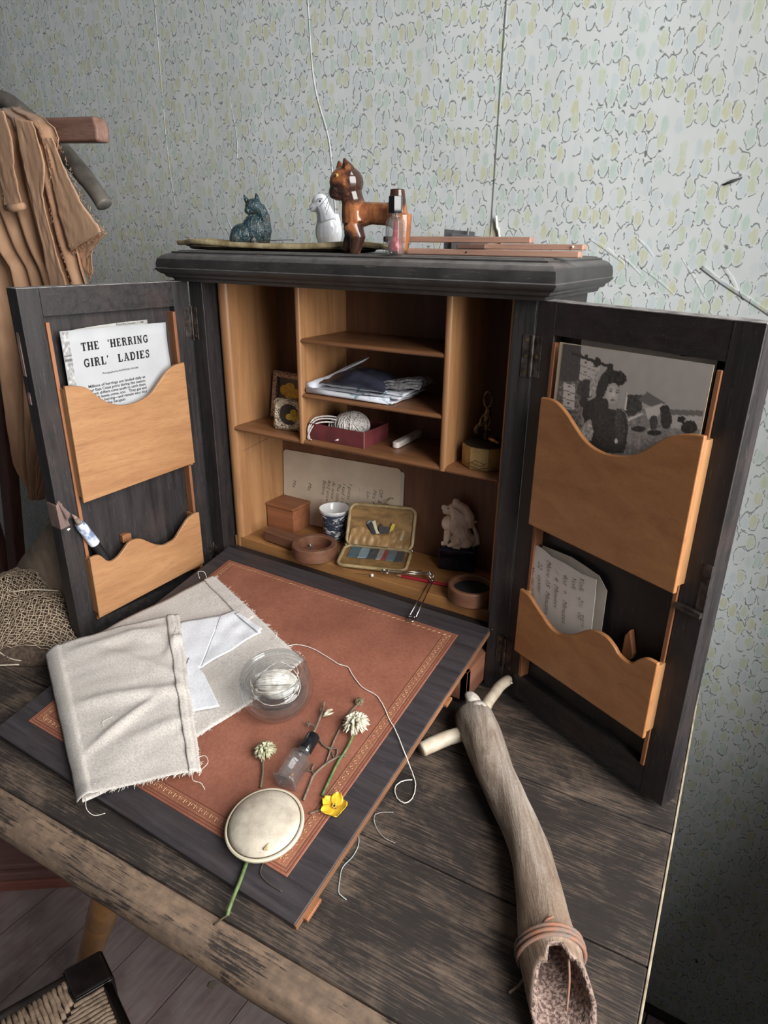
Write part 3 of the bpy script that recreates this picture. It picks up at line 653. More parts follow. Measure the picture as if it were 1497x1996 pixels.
hw = [RT(s, z_, u_, zz, a) for s, z_, u_, zz, a in (('Yolk   2\u00bd  oz', .0078, .086, .1865, .10), ('Yolk', .0072, .0775, .183, .1), ('4oz  +   Minutes', .0078, .067, .181, .10), ('/  4  Minutes', .0078, .056, .180, .1), ('More 15  Minutes', .0080, .0450, .186, .08), ('22   oyster', .0076, .034, .180, .1), ('Mix the order', .0068, .0250, .172, .14), ('warm', .0056, .094, .150, .1))]
mk('handwriting', hw, BINK, rcard)

# ---- pen in the left pocket
pen = thing('brush_handle', 'black handled tool with blue-white painted ferrule and broken tip in left door pocket', 'tool', frL(.150, .070, -.003)); 
PL = lambda u_, z_, d_: tuple(Vector(frL(u_, z_, d_))-pen.location)
mk('handle', tube([PL(.1530, .085, -.002), PL(.1640, .118, .0035), PL(.1735, .1400, .0060)], [.0035, .0058, .0056], 14), plain('black_varnish', c8(34, 33, 36), .25), pen, smooth=True, auto=50)
mk('ferrule', tube([PL(.1730, .1390, .0060), PL(.1850, .1640, .0070), PL(.1880, .1700, .0072)], [.0062, .0060, .0050], 14), plain('blue_white_paint', c8(210, 216, 228), .5, c8(110, 128, 164), 90, 0, .5, None, 4, (1, 1, 1), .42, .56), pen, smooth=True, auto=50)
mk('broken_tip', [tube([PL(.1880, .1690, .0072), PL(.1905, .1760, .0082), PL(.1950, .1835, .0090)], [.0040, .0028, .0006], 8), tube([PL(.1870, .1690, .0090), PL(.1860, .1740, .010)], [.0020, .0003], 6)], plain('burnt_tip', c8(92, 66, 56), .8, c8(150, 132, 118), 200), pen, smooth=True)

# ================================================================ inside the cabinet
FZc = .0862; S0 = .2457; S2 = .3016
# cards at the back
gc = thing('note_card', 'cream rounded handwritten card standing against the cabinet back behind the cup', 'card', (.14, .108, FZc))
def rrect(x0, x1, y0, y1, r_, n=5):
    P = []
    for cx, cy, a0 in ((x1-r_, y0+r_, -90), (x1-r_, y1-r_, 0), (x0+r_, y1-r_, 90), (x0+r_, y0+r_, 180)):
        P += [(cx+r_*math.cos(math.radians(a0+90*k/n)), cy+r_*math.sin(math.radians(a0+90*k/n))) for k in range(n+1)]
    return P
tlt = math.radians(-1.2); GCM = lambda a, b, h: (a*math.cos(tlt)-b*math.sin(tlt), h+b*.05, .002+a*-math.sin(tlt)+b)
cardf = lambda a, b, h: (a, -.002+h+b*.05, b+.03*a)
mk('card', prism(rrect(-.098, .099, .002, .1085, .006), 0, .0006, cardf), OLDP, gc)
mk('second_card', prism(rrect(-.085, .1035, .002, .1040, .003), .0012, .0017, cardf), AGED, gc)
def CT(s, size, x, z, a=.12):
    g = textgeo(s, size, .35, .010); return place(g, lambda X, Y, Z: cardf(x+Y-X*math.sin(a), z-X*math.cos(a), -.0002))
txt = [('Mia', .0085, -.080, .066), ('Mia', .0085, -.052, .066), ('Before   ....  all', .0082, -.026, .074), ('And since Italy', .0082, -.0175, .076), ('At once  I went', .0082, -.0095, .075), ('The other of me', .0082, -.001, .074), ('I said  I would', .0082, .008, .075), ('I guess  you', .0085, .018, .076), ('...   ...  in', .0075, .035, .072), ('Lor', .008, .048, .070), ('Mrs. H', .008, .058, .074), ('Off  &  so', .0085, .068, .077), ('52   53', .0085, .078, .060)]
mk('handwriting', [CT(*t) for t in txt], BINK, gc)

# wooden box with lid
wb = thing('wooden_box', 'small plain reddish wooden box with a lid in the left corner of the cabinet', 'box', (.0665, .093, FZc))
BXW = wood('cedar_box_wood', c8(170, 104, 66), c8(128, 74, 46), 0, .45, 12, .2)
mk('body', box(-.0240, .0240, -.0240, .0200, 0, .0320), BXW, wb, bev=.0006)
mk('lid', box(-.0250, .0250, -.0252, .0204, .0326, .0368), BXW, wb, bev=.0012)
# cup
cupt = thing('cup', 'small white porcelain cup with a blue-black swirling landscape print', 'cup', (.1495, .0865, FZc))
CU = N('printed_porcelain'); v_ = CU.map((1, 1, 2.2)); n_ = CU.noise(v_, 58, 5, .62, 1.8); s_ = CU.new('SeparateXYZ'); CU.l.new(CU.tc.outputs['Object'], s_.inputs[0])
msk = CU.ramp(CU.math('ADD', s_.outputs[2], CU.math('MULTIPLY', CU.noise(CU.map(), 40, 2), .006)), [(.0455, 1.), (.0475, 0.)])
rad = CU.math('SQRT', CU.math('ADD', CU.math('MULTIPLY', s_.outputs[0], s_.outputs[0]), CU.math('MULTIPLY', s_.outputs[1], s_.outputs[1])))
k_ = CU.mix(CU.math('MULTIPLY', CU.ramp(n_, [(.38, 0.), (.47, 1.)]), msk), c8(226, 226, 226), c8(52, 58, 74))
CU.fin(k_, .12, 0, .5)
mk('bowl', lathe([(0, .001), (.0125, 0), (.0142, .001), (.0160, .012), (.0180, .026), (.0203, .040), (.0212, .0455), (.0208, .0462)], 40), CU.m, cupt, smooth=True)
mk('inside', lathe([(.0208, .0462), (.0200, .0455), (.0176, .030), (.0135, .004), (0, .003)], 40), plain('white_glaze', c8(228, 228, 228), .12, c8(220, 220, 220)), cupt, smooth=True)
# magnifier-like wooden ring with handle
WR = wood('walnut_ring_wood', c8(132, 86, 62), c8(96, 60, 44), 0, .38, 14, .3)
def ring_thing(name, label, cat, c, ro, ri, th, rz, handle):
    t_ = thing(name, label, cat, (c[0], c[1], FZc), (0, 0, rz))
    g = [lathe([(ri, .004), (ri, th-.0012), (ri+.0012, th), (ro-.0015, th), (ro, th-.0015), (ro, .0015), (ro-.0015, 0), (0, 0), (0, .0041), (ri, .004)], 44)]
    mk('ring', g, WR, t_, smooth=True, auto=40)
    return t_
mg = ring_thing('round_dish', 'round shallow walnut dish with a flat handle holding a safety pin', 'dish', (.158, .0295), .0300, .0215, .0180, math.radians(180-4), True)
mk('handle', prism(rrect(.0270, .0880, -.0095, .0095, .006), .0015, .0165), WR, mg, bev=.0018, seg=3)
mk('glass_base', lathe([(0, .0042), (.0212, .0042), (.0212, .0046), (0, .0046)], 30), plain('shiny_inlay', c8(120, 72, 48), .15), mg)
ds = ring_thing('pin_dish', 'round dark wooden dish in the right front corner below the lion', 'dish', (.3800, .0365), .0272, .0215, .0185, 0, False)
mk('dark_filling', lathe([(0, .0125), (.0212, .0120), (.0212, .0045), (0, .0045)], 30), plain('black_felt', c8(22, 18, 18), .95, c8(10, 9, 9), 300, 0, .6), ds)
def safety_pin(name, label, P0, P1, wd, r_, zoff=(0, 0, 1), group=None, coil=.0024):
    """closed safety pin from head P0 to coil P1"""
    P0, P1 = Vector(P0), Vector(P1); d = (P1-P0); L = d.length; d.normalize(); nn = Vector(zoff).cross(d).normalized()
    t_ = thing(name, label, 'safety pin', P0, group='safety pins')
    pt = lambda a, b, c=0: tuple(d*a+nn*b+Vector(zoff)*c)
    head = [pt(.006, wd*.5), pt(.0045, wd*.42), pt(.0055, wd*.8), pt(.002, wd*1.0), pt(-.002, wd*.7), pt(-.003, 0), pt(-.002, -wd*.7), pt(.002, -wd*1.0), pt(.0055, -wd*.8), pt(.0045, -wd*.42)]
    mk('clasp', tube(cr(head, 4), r_*1.25, 8), STEEL, t_, smooth=True)
    mk('wire', tube([pt(.003, wd*.9), pt(L-.002, wd*.45)], r_, 8), STEEL, t_, smooth=True)
    mk('wire', tube([pt(.003, -wd*.9), pt(L-.002, -wd*.45)], r_, 8), STEEL, t_, smooth=True)
    mk('coil', tube([pt(L+coil*math.cos(a), coil*math.sin(a), .0008*a/6.28) for a in [k*2*math.pi/14 for k in range(-2, 31)]], r_, 7), STEEL, t_, smooth=True)
    return t_
safety_pin('safety_pin', 'small brass safety pin lying inside the walnut dish with the handle', (.1695, .0190, FZc+.0062), (.1450, .0370, FZc+.0068), .0024, .0005, coil=.0015)
pa = safety_pin('safety_pin', 'large steel safety pin lying across the front of the open purse', (.2700, .0215, FZc+.0105), (.3195, .0470, FZc+.010), .0042, .0008)
pb = safety_pin('safety_pin', 'large steel safety pin hanging over the cabinet lip onto the leather flap', (.3372, -.0290, .0765), (.3262, .0405, .0925), .0042, .0007, (.1, -.25, .96))
mk('link', tube([(.3225-pb.location.x+.0032*math.cos(a), .0445-pb.location.y+.0032*math.sin(a), .0955-pb.location.z+.002*math.sin(a*2)) for a in [k*.45 for k in range(28)]], .0007, 7), STEEL, pb, smooth=True)
# pin with a white ball head
bp = thing('ball_pin', 'dressmaking pin with a round white head beside the purse on the cabinet lip', 'pin', (.2545, .0185, FZc+.0012))
mk('ball_head', ell((0, 0, .0008), .0021), plain('pearl_white', c8(224, 220, 214), .25), bp, smooth=True); mk('shaft', tube([(0, 0, .0008), (-.018, -.006, .001)], .0003, 6), STEEL, bp)
# red pencil
rp = thing('red_pencil', 'thin bright red pencil lying behind the safety pins', 'pencil', (.3200, .0420, FZc+.0022))
RD = plain('red_lacquer', c8(168, 30, 46), .3)
mk('barrel', tube([(-.034, -.0055, 0), (.030, .0045, 0)], .0021, 6), RD, rp); mk('point', tube([(-.034, -.0055, 0), (-.041, -.0066, 0)], [.0020, .0002], 6), plain('pencil_cone', c8(190, 150, 110), .6), rp)
# open purse / mending kit
e_ = Vector((math.cos(math.radians(20)), math.sin(math.radians(20)), 0)); n_f = Vector((e_.y, -e_.x, 0))
pu = thing('mending_purse', 'open tan framed sewing purse with clear pocket and coloured thread cards', 'purse', (.2290, .0740, FZc))
vu = (-n_f*math.cos(math.radians(60))+Vector((0, 0, math.sin(math.radians(60))))); vl = (n_f + Vector((0, 0, -.13))).normalized()
Hh = Vector((0, 0, .0105)); nu_ = e_.cross(vu).normalized()*-1; nl_ = e_.cross(vl).normalized()
if nl_.z < 0: nl_ = -nl_
if nu_.y > 0: nu_ = -nu_
PUF = plain('tan_purse_leather', c8(172, 148, 104), .5, c8(140, 116, 76), 130, 0, .4); PUI = plain('golden_lining', c8(150, 112, 62), .45, c8(112, 82, 44), 60, 0, .3, None, 3, (1, 1, 3))
def pframe(v, n_, L): 
    return lambda a, b, h: tuple(Hh+e_*a+v*b+n_*h)
for nm, v, n_, L in (('back_half', vu, nu_, .056), ('front_half', vl, nl_, .048)):
    fr_ = pframe(v, n_, L); R_ = [(x, y) for x, y in rrect(-.0440, .0440, .001, L, .009)]
    half = mk(nm, prism(R_ if nm == 'front_half' else R_[::-1], -.0022, -.0002, fr_), PUI, pu)
    rp_ = [(x, y) for x, y in rrect(-.0440, .0440, .001, L, .009, 6)]
    mk('rim', tube([fr_(x, y, .0008) for x, y in rp_], .0023, 8, closed=True), PUF, half, smooth=True)
fl_ = pframe(vl, nl_, .048); fu_ = pframe(vu, nu_, .056)
mk('steel_bar', [tube([fl_(-.042, .001, .002), fl_(.042, .001, .002)], .0011, 8), ell(fl_(-.0445, 0, .001), .0022), ell(fl_(.0445, 0, .001), .0022)], STEEL, pu, smooth=True)
mk('bunched_lining', grid(lambda a, b: fu_(-.040+.080*a, .002+.024*b*(.8+.2*math.sin(a*9)), .0014+.0022*(1-b)*(1+.8*nz(a*7, b*2, 3))+.0014*nz(a*16, b*3, 9)), 60, 8), plain('creased_tan_silk', c8(166, 128, 76), .4, c8(124, 90, 50), 40), pu, smooth=True)
CLR = glass('clear_film', (.93, .95, .96), .05, .6, .02, .15)
mk('clear_pocket', grid(lambda a, b: fl_(-.036+.074*a, .004+.028*b, .0052+.0007*math.sin(a*13+b*5)+.0005*math.sin(b*11)), 30, 8), CLR.m, pu, smooth=True)
for k, (c, x0_, x1_) in enumerate((((72, 104, 118), -.034, -.022), ((132, 158, 168), -.021, -.010), ((60, 66, 72), -.009, .002), ((150, 140, 130), .003, .010), ((160, 40, 38), .010, .015), ((84, 110, 120), .016, .026), ((58, 54, 60), .027, .036))):
    mk('thread_card', prism([(x0_, .006), (x1_, .005), (x1_+.001, .0270), (x0_-.001, .0285)], .0006, .0022, fl_), plain('thread_%d' % k, c8(*c), .6), pu)
for k, (c, P) in enumerate((((44, 42, 46), [(-.018, .030), (-.009, .017), (-.004, .018), (-.012, .034)]), ((206, 196, 160), [(-.012, .034), (-.005, .018), (0, .019), (-.0035, .024), (-.008, .036)]), ((60, 56, 56), [(0, .019), (.012, .020), (.014, .028), (.003, .029), (.001, .033), (-.002, .026)]), ((206, 178, 50), [(.010, .020), (.0175, .026), (.0195, .033), (.0155, .034)]), ((120, 132, 140), [(-.019, .030), (-.017, .034), (-.012, .036), (-.016, .031)]))):
    mk('thread_scrap', prism(P[::-1], .0030, .0044, fu_), plain('scrap_%d' % k, c8(*c), .6), pu)
mk('clasp_hook', tube(cr([fu_(-.004, .0575, 0), fu_(.002, .0590, .001), fu_(.006, .064, .001), fu_(.009, .068, 0), fu_(.013, .067, 0)], 4), .0008, 6), BRASS, pu, smooth=True)
# lion on a dark blue base
lion = thing('lion_figurine', 'sandy unglazed seated lion figurine on a shiny dark blue block', 'figurine', (.331, .1020, FZc))
lb = mk('base_block', box(-.0230, .0230, -.0150, .0170, 0, .0300), plain('cobalt_glaze', c8(22, 26, 52), .10, c8(12, 13, 24), 60, 0, .6), lion, bev=.0030, seg=3)
def lp(px, py, dy=0.): # picture-plane helper in the figure's own frame (x right, z up)
    return ((px-520)*.0000900, dy*1.1, .0300+(955-py)*.0000900)
LZ = 1.0
LM = plain('sandy_stoneware', c8(236, 214, 196), .75, c8(200, 176, 156), 70, 0, .35)
pts = []
def lt(path, rad, dy=0): pts.append(tube([lp(a, b, (c[0] if c else dy)) for a, b, *c in path], [q*.0000900 for q in rad], 12))
pts.append(ell(lp(520, 860, .000), .0125, .0095, .0085)); pts.append(ell(lp(640, 860, .002), .0105, .0100, .0085))
lt([(600, 900), (560, 780), (500, 650), (480, 560)], [110, 125, 125, 90]); pts.append(ell(lp(370, 640, -.001), .0098, .0085, .0110)); pts.append(ell(lp(500, 520, 0), .0105, .0090, .0140))
pts.append(ell(lp(430, 430, 0), .0095, .0080, .0090)); pts.append(ell(lp(345, 440, -.001), .0068, .0056, .0062)); pts.append(ell(lp(290, 410, -.001), .0038, .0038, .0040)); pts.append(ell(lp(310, 465, -.001), .0040, .0040, .0032))
pts.append(ell(lp(450, 310, .000), .0048, .0045, .0045)); lt([(440, 320), (560, 400), (640, 520), (660, 660)], [50, 75, 80, 60])
for k in range(9):
    dy = -.0075+.001*k*.3; x0_ = 430+22*k; lt([(x0_, 360+16*k), (x0_+8, 500+14*k), (x0_-6, 640+10*k), (x0_+6, 740+4*k)], [26, 32, 28, 10], -.0088+.0006*k)
lt([(360, 740), (350, 860), (340, 925), (285, 935)], [48, 42, 40, 34], -.0050); lt([(400, 760), (385, 880), (370, 925), (320, 930)], [46, 40, 36, 30], .0045)
lt([(560, 840), (470, 900), (400, 945), (460, 960), (560, 945)], [60, 52, 40, 40, 46], -.0075); pts.append(ell(lp(600, 880, -.006), .0105, .0055, .0070))
lt([(700, 940), (775, 900), (765, 800), (720, 700), (690, 640), (700, 590), (750, 585)], [44, 40, 34, 28, 28, 36, 10], .003)
organic('lion_body', pts, LM, lion, .00045, 1, .5)
for e in (-1, 1): mk('eye', ell(lp(352, 398, -.0052 if e < 0 else .0040), .0009), plain('dark_hole', c8(40, 28, 26), .8), lion, smooth=True)
lion.rotation_euler = (0, 0, .28); 
# white specks (small pearl pins)
tag(mk('stray_pins', [tube([(.2975, .060, FZc+.002), (.2990, .061, FZc+.0045)], .0005, 6), tube([(.3005, .0595, FZc+.0015), (.3015, .0605, FZc+.004)], .0005, 6)], STEEL), 'two tiny bright pins sticking up left of the lion base', 'pins', kind='stuff')

# ---- left compartment frames
def ornate(name, label, loc, tilt, rz, w_, h_, bw, roundh, matc, floc):
    t_ = thing(name, label, 'picture frame', loc, (tilt, 0, rz), 'small gilt picture frames')
    FMt = N(name+'_gilt'); nn = FMt.new('TexVoronoi', feature='DISTANCE_TO_EDGE'); FMt.l.new(FMt.map(), nn.inputs['Vector']); nn.inputs['Scale'].default_value = 260
    n2 = FMt.noise(FMt.map(), 240, 3, .6, 2.5)
    FMt.bump(n2, .9, .0012); FMt.fin(FMt.ramp(n2, [(.40, c8(70, 46, 38)), (.54, c8(*matc))]), .38, .35)
    outer = [(-w_/2, 0), (w_/2, 0), (w_/2, h_), (-w_/2, h_)]
    if roundh:
        n_ = 32; O = []; I = []
        for k in range(n_):
            a = 2*math.pi*(k+.5)/n_; c_, s_ = math.cos(a), math.sin(a); m_ = max(abs(c_), abs(s_)); wv = 1-.03*math.sin(a*4)**2
            O.append((c_/m_*w_/2*wv, h_/2+s_/m_*h_/2*wv)); I.append((c_*(w_/2-bw), h_/2+s_*(h_/2-bw)))
    else:
        O = outer; I = [(-w_/2+bw, bw), (w_/2-bw, bw), (w_/2-bw, h_-bw), (-w_/2+bw, h_-bw)]
    n_ = len(O); V = []; 
    for lst, y in ((O, .004), (O, -.0005), ([(o[0]*.6+i[0]*.4, o[1]*.6+i[1]*.4) for o, i in zip(O, I)], -.0030), (I, -.0012), (I, .0035)): V += [(a, y, b) for a, b in lst]
    Fq = [(q*n_+i, q*n_+(i+1) % n_, (q+1)*n_+(i+1) % n_, (q+1)*n_+i) for q in range(4) for i in range(n_)] + [(4*n_+i, 4*n_+(i+1) % n_, (i+1) % n_, i) for i in range(n_)]
    mk('moulding', (V, Fq), FMt.m, t_, bev=.0003, seg=1)
    mk('backing', prism(I, .0020, .0030, lambda a, b, h: (a, h, b)), plain('dark_picture_ground', c8(62, 52, 46), .35, c8(40, 34, 32), 60), t_)
    YF_ = plain(name+'_yellow', c8(214, 172, 42), .6, c8(176, 128, 24), 160)
    for k, (fx, fz) in enumerate(floc[:-1]): mk('pressed_petal', prism([(fx+floc[-1]*math.cos(a)*(1.15 if k % 2 else .9), fz+floc[-1]*.8*math.sin(a)) for a in [q*math.pi/6 for q in range(12)]][::-1], .0010+.0002*k, .0019, lambda a, b, h: (a, h, b)), YF_, t_)
    return t_
ornate('picture_frame', 'ornate rectangular gilt frame with yellow pressed flower at back of left compartment', (.0805, .0760, S0+.0004), -.16, -.10, .0620, .0640, .0080, False, (196, 160, 138), [(-.010, .040), (.001, .044), (.010, .038), (0, .036), .0085])
ornate('picture_frame', 'small square gilt frame with round opening and yellow flower, in front of the larger frame', (.1130, .0400, S0+.0004), -.14, .18, .0430, .0400, .0070, True, (206, 188, 160), [(.006, .023), (.001, .017), (.008, .015), (.011, .020), .0052])

# ---- shelf 1: box of twine, stick
tb_ = thing('card_tray', 'shallow maroon cardboard box holding a ball of white twine', 'box', (.1965, .0530, S0))
MAR = plain('maroon_card', c8(110, 40, 44), .6, c8(88, 30, 36), 60); MARE = plain('worn_card_edge', c8(150, 92, 84), .8)
for g in (box(-.0400, .0410, -.0265, -.0255, 0, .0195), box(-.0400, .0410, .0265, .0275, 0, .0195), box(-.0400, -.0390, -.0255, .0265, 0, .0195), box(.0400, .0410, -.0255, .0265, 0, .0195)): mk('side', g, MAR, tb_)
mk('base', box(-.0390, .0400, -.0255, .0265, .0002, .0012), MAR, tb_); mk('worn_corner', box(.0402, .0413, -.0268, -.0258, 0, .0196), MARE, tb_)
mk('cord_stub', tube([(-.001, -.0270, .0035), (.0055, -.0290, .0060)], [.0008, .0011], 6), plain('cotton_white', c8(222, 216, 208), .9), tb_, smooth=True)
TW = plain('white_cotton_twine', c8(216, 210, 204), .95, c8(176, 168, 162), 400, 0, .3)
def ball(name, label, loc, rx, ry, rz, n, tr, mat, seed=1, cat='string', core=None, tails=()):
    t_ = thing(name, label, cat, loc); rq = random.Random(seed); gs = []
    for k in range(n):
        ax = Vector((rq.gauss(0, 1), rq.gauss(0, 1), rq.gauss(0, .6))).normalized(); p = ax.orthogonal().normalized(); q = ax.cross(p); rr = 1+rq.uniform(-.02, .05); off = rq.uniform(-.35, .35)
        ring = [(ax*off+(p*math.cos(a)+q*math.sin(a))*math.sqrt(1-off*off))*rr for a in [2*math.pi*j/26 for j in range(26)]]
        gs.append(tube([(v.x*rx, v.y*ry, v.z*rz) for v in ring], tr, 5, closed=True))
    mk('winding', gs, mat, t_, smooth=True); mk('core', ell((0, 0, 0), rx*.96, ry*.96, rz*.96), mat, t_, smooth=True)
    for P in tails: mk('loose_strand', tube(cr(P, 6), tr*1.1, 6), mat, t_, smooth=True)
    return t_
ball('twine_ball', 'ball of thick white cotton twine spilling from the maroon box', (.2020, .0540, S0+.0175), .0215, .0190, .0158, 46, .0009, TW, 3, tails=[
    [(-.010, -.010, .006), (-.022, -.018, .0085), (-.036, -.024, .0060), (-.0435, -.0285, -.004), (-.0440, -.0300, -.016)],
    [(-.012, -.006, .008), (-.026, -.015, .0105), (-.040, -.023, .0070), (-.0450, -.0290, -.005), (-.0420, -.0305, -.0165)],
    [(-.014, -.008, .002), (-.026, -.019, .004), (-.037, -.026, .001), (-.0425, -.0300, -.009), (-.0440, -.0310, -.0165), (-.038, -.0325, -.0168)],
    [(-.020, -.004, .006), (-.024, -.008, .002), (-.022, -.012, -.004)], [(-.016, -.002, .008), (-.020, -.008, .003), (-.018, -.014, -.004)], [(-.024, -.002, .004), (-.028, -.008, 0), (-.026, -.012, -.006)]])
st = thing('chalk_stick', 'pale off-white rounded wooden stick lying on the shelf right of the maroon box', 'stick', (.2655, .0800, S0), (0, 0, .04))
mk('stick_body', prism(rrect(-.0048, .0048, -.0330, .0330, .0042), .0003, .0078), plain('bleached_wood', c8(206, 196, 190), .7, c8(176, 160, 150), 60, 0, .2), st, bev=.0016, seg=3)
# ---- shelf 2: folded cloths
CL = N('sprigged_white_cloth'); a_ = CL.noise(CL.map(), 75, 3, .6, 1.0); b_ = CL.noise(CL.map(), 22, 2); CL.bump(CL.noise(CL.map(), 900, 2), .2, .0003)
CL.fin(CL.mix(CL.math('MULTIPLY', CL.ramp(a_, [(.56, 0.), (.60, .85)]), CL.ramp(b_, [(.50, 0.), (.56, 1.)])), c8(206, 208, 218), c8(96, 140, 152)), .9)
def slabcloth(name, x0_, x1_, y0_, y1_, z0_, h0, mat, parent, seed, drop=None, n=(40, 14), th=.0018, skew=0., amp=.0016):
    def fn(a, b):
        x = x0_+(x1_-x0_)*a+skew*b; y = y0_+(y1_-y0_)*b+.0018*nz(a*4, seed); z = z0_+h0(a, b)+amp*nz(a*5, b*4, seed)+amp*.3*nz(a*19, b*9, seed)
        return (x, y, z)
    return mk(name, grid(fn, *n), mat, parent, smooth=True, solid=th)
wc = thing('folded_cloth', 'folded white sprigged cloth lying on the middle shelf', 'cloth', (.2200, .0600, S2))
slabcloth('bottom_fold', -.0640, .0540, -.0330, .0300, .0022, lambda a, b: 0, CL.m, wc, 1)
slabcloth('middle_fold', -.0600, .0600, -.0270, .0340, .0062, lambda a, b: .001*a, CL.m, wc, 2)
slabcloth('top_fold', -.0640, .0640, -.0240, .0360, .0098, lambda a, b: .004*b+.001, CL.m, wc, 3)
mk('front_roll', tube([(-.063, -.0330, .0042), (-.030, -.0342, .0040), (.010, -.0348, .0040), (.050, -.0330, .0042)], [.0042, .0034, .0032, .0040], 12, flat=.9), CL.m, wc, smooth=True)
mk('left_roll', tube([(-.0600, -.0340, .0075), (-.0590, -.0150, .0095), (-.050, .010, .0140), (-.036, .036, .0190)], [.0070, .0072, .0060, .0030], 12, flat=.8), CL.m, wc, smooth=True)
mk('raised_corner', grid(lambda a, b: (-.0600+.030*a+.010*b, -.020+.056*a*.9+.004*b, .012+.022*a+.004*b-.003*math.sin(b*3)), 8, 6), CL.m, wc, smooth=True, solid=.0012)
dc = thing('dark_cloth', 'dark navy shiny folded fabric lying on the white sprigged cloth', 'cloth', (.2120, .0620, S2+.0155))
DC = N('navy_sateen'); DC.bump(DC.noise(DC.map((1, 3, 3)), 60, 3, .5, 1), .5, .001); DC.fin(DC.ramp(DC.noise(DC.map(), 30, 3), [(.3, c8(22, 22, 30)), (.7, c8(52, 54, 70))]), .32, 0, .5)
mk('fabric_pile', grid(lambda a, b: ((-.040+.088*a)*(1-.12*b), (-.0330+.070*b)+.010*math.sin(a*math.pi)*(-1+b), -.0040+.0185*math.sin(math.pi*min(1, b*.9+.03))**.6*math.sin(math.pi*(a*.96+.02))**.55+.0014*math.sin(b*22+a*3)*(1-b)+.0008*nz(a*9, b*9)), 40, 30), DC.m, dc, smooth=True, solid=.0008)
gcl = thing('crochet_cloth', 'crumpled grey knitted cloth bunched at the right end of the middle shelf', 'cloth', (.2720, .0700, S2+.0120))
GC = plain('grey_knit', c8(128, 126, 128), .95, c8(84, 82, 86), 260, 0, .7)
mk('bunched_cloth', grid(lambda a, b: (-.036+.062*a, -.030+.052*b, .001+(.0145*a**.6*math.sin(math.pi*(b*.9+.06))**.6)*(1-.35*max(0, a-.85)/.15)+.0022*math.sin(b*26+a*8)*a+.0012*nz(a*11, b*7)), 40, 40), GC, gcl, smooth=True, solid=.0010)
for k in range(3): mk('loop_edge', tube([(-.036+.06*t/12, -.030+.004*k+.007*(t/12)**2, .0016+.0028*k+.008*(t/12)**1.5+.001*math.sin(t*1.4+k)) for t in range(13)], .0014, 7), GC, gcl, smooth=True)
# ---- right compartment: canister with trinket
cn = thing('gold_canister', 'low eight-sided dull gold pot with a black lid in the right compartment', 'canister', (.3800, .0500, S0), (0, 0, .12))
GP = plain('dull_gold_lacquer', c8(178, 142, 84), .38, c8(136, 100, 52), 50, .35, .15)
mk('pot', lathe([(0, 0), (.0245, 0), (.0255, .001), (.0258, .023), (.0250, .0245), (0, .0245)], 8), GP, cn, bev=.0012)
mk('lid_top', lathe([(0, .0246), (.0235, .0246), (.0240, .0255), (0, .0275)], 24), plain('black_lid', c8(36, 28, 22), .5), cn, smooth=True, auto=40)
for P in ([(-.012, .006), (-.004, .011), (.006, .008)], [(-.010, .004), (0, .002), (.010, .0045)], [(-.008, .008), (.002, .005), (.009, .010)]):
    mk('etched_line', tube([(x, -.02395, z) for x, z in P], .00025, 4), INK, cn)
BZ = plain('dark_bronze', c8(120, 92, 60), .35, c8(46, 34, 26), 150, .8, .4)
kt = thing('bronze_trinket', 'small dark bronze openwork ornament standing on the gold pot', 'ornament', (.3785, .0500, S0+.0278))
mk('ring_top', tube([(.0045*math.cos(a), 0, .0440+.0085*math.sin(a)) for a in [k*math.pi/8 for k in range(16)]], .0013, 8, closed=True), BZ, kt, smooth=True)
mk('stem', tube(cr([(0, 0, 0), (.0006, 0, .012), (-.001, 0, .022), (.001, 0, .030), (0, 0, .0360)], 4), [.0022]*5+[.0026]*5+[.0040]*3+[.0030]*2+[.0020]*2, 10), BZ, kt, smooth=True)
mk('scroll_left', tube(cr([(0, 0, .030), (-.005, -.001, .024), (-.007, -.002, .016), (-.010, -.003, .011), (-.008, -.003, .006)], 4), [.0016]*8+[.0028]*7+[.0022]*2, 8), BZ, kt, smooth=True)
mk('scroll_right', tube(cr([(0, 0, .030), (.004, 0, .022), (.002, 0, .014), (.006, .001, .010)], 4), .0013, 8), BZ, kt, smooth=True)
for k in range(6): mk('bead', ell((-.004+.0016*k, -.002, .016+.0022*k), .0015), BZ, kt, smooth=True)
sh = thing('shell_charm', 'tapering golden charm lying on the lid of the gold pot', 'charm', (.3900, .0440, S0+.0295), (0, 0, -.5))
mk('charm_body', tube([(-.009, 0, .001), (-.004, 0, .0015), (.003, 0, .0012), (.010, 0, 0)], [.0012, .0030, .0026, .0012], 10), plain('old_gold', c8(176, 126, 66), .3, c8(110, 74, 40), 200, .7, .5), sh, smooth=True)
# ================================================================ on top of the cabinet
TZ = .4592
BRT = plain('polished_brass_rim', c8(214, 196, 150), .35, c8(150, 128, 88), 60, .25, .2); BRD = plain('dark_tray_base', c8(70, 62, 46), .45, c8(34, 32, 28), 60, .6, .2)
tray = thing('brass_tray', 'long shallow wavy-edged brass tray on top of the cabinet under two china animals', 'tray', (.1030, .0440, TZ), (0, 0, .03))
def traysurf(levels):
    V = []; F = []; n_ = 64
    for s, z in levels:
        for k in range(n_):
            a = 2*math.pi*k/n_; e = 1+.05*math.cos(a*6); rx, ry = .146*s*e, .033*s*e; ca, sa = math.cos(a), math.sin(a); ca, sa = math.copysign(abs(ca)**.75, ca), math.copysign(abs(sa)**.75, sa)
            V.append((rx*ca, ry*sa, z+(.0016*math.cos(a*4+2.6)+.0020*(-math.cos(a))**2*(1 if math.cos(a) < 0 else .3) if s > .9 else 0)))
    for q in range(len(levels)-1):
        for k in range(n_): F.append((q*n_+k, q*n_+(k+1) % n_, (q+1)*n_+(k+1) % n_, (q+1)*n_+k))
    return V, F, n_
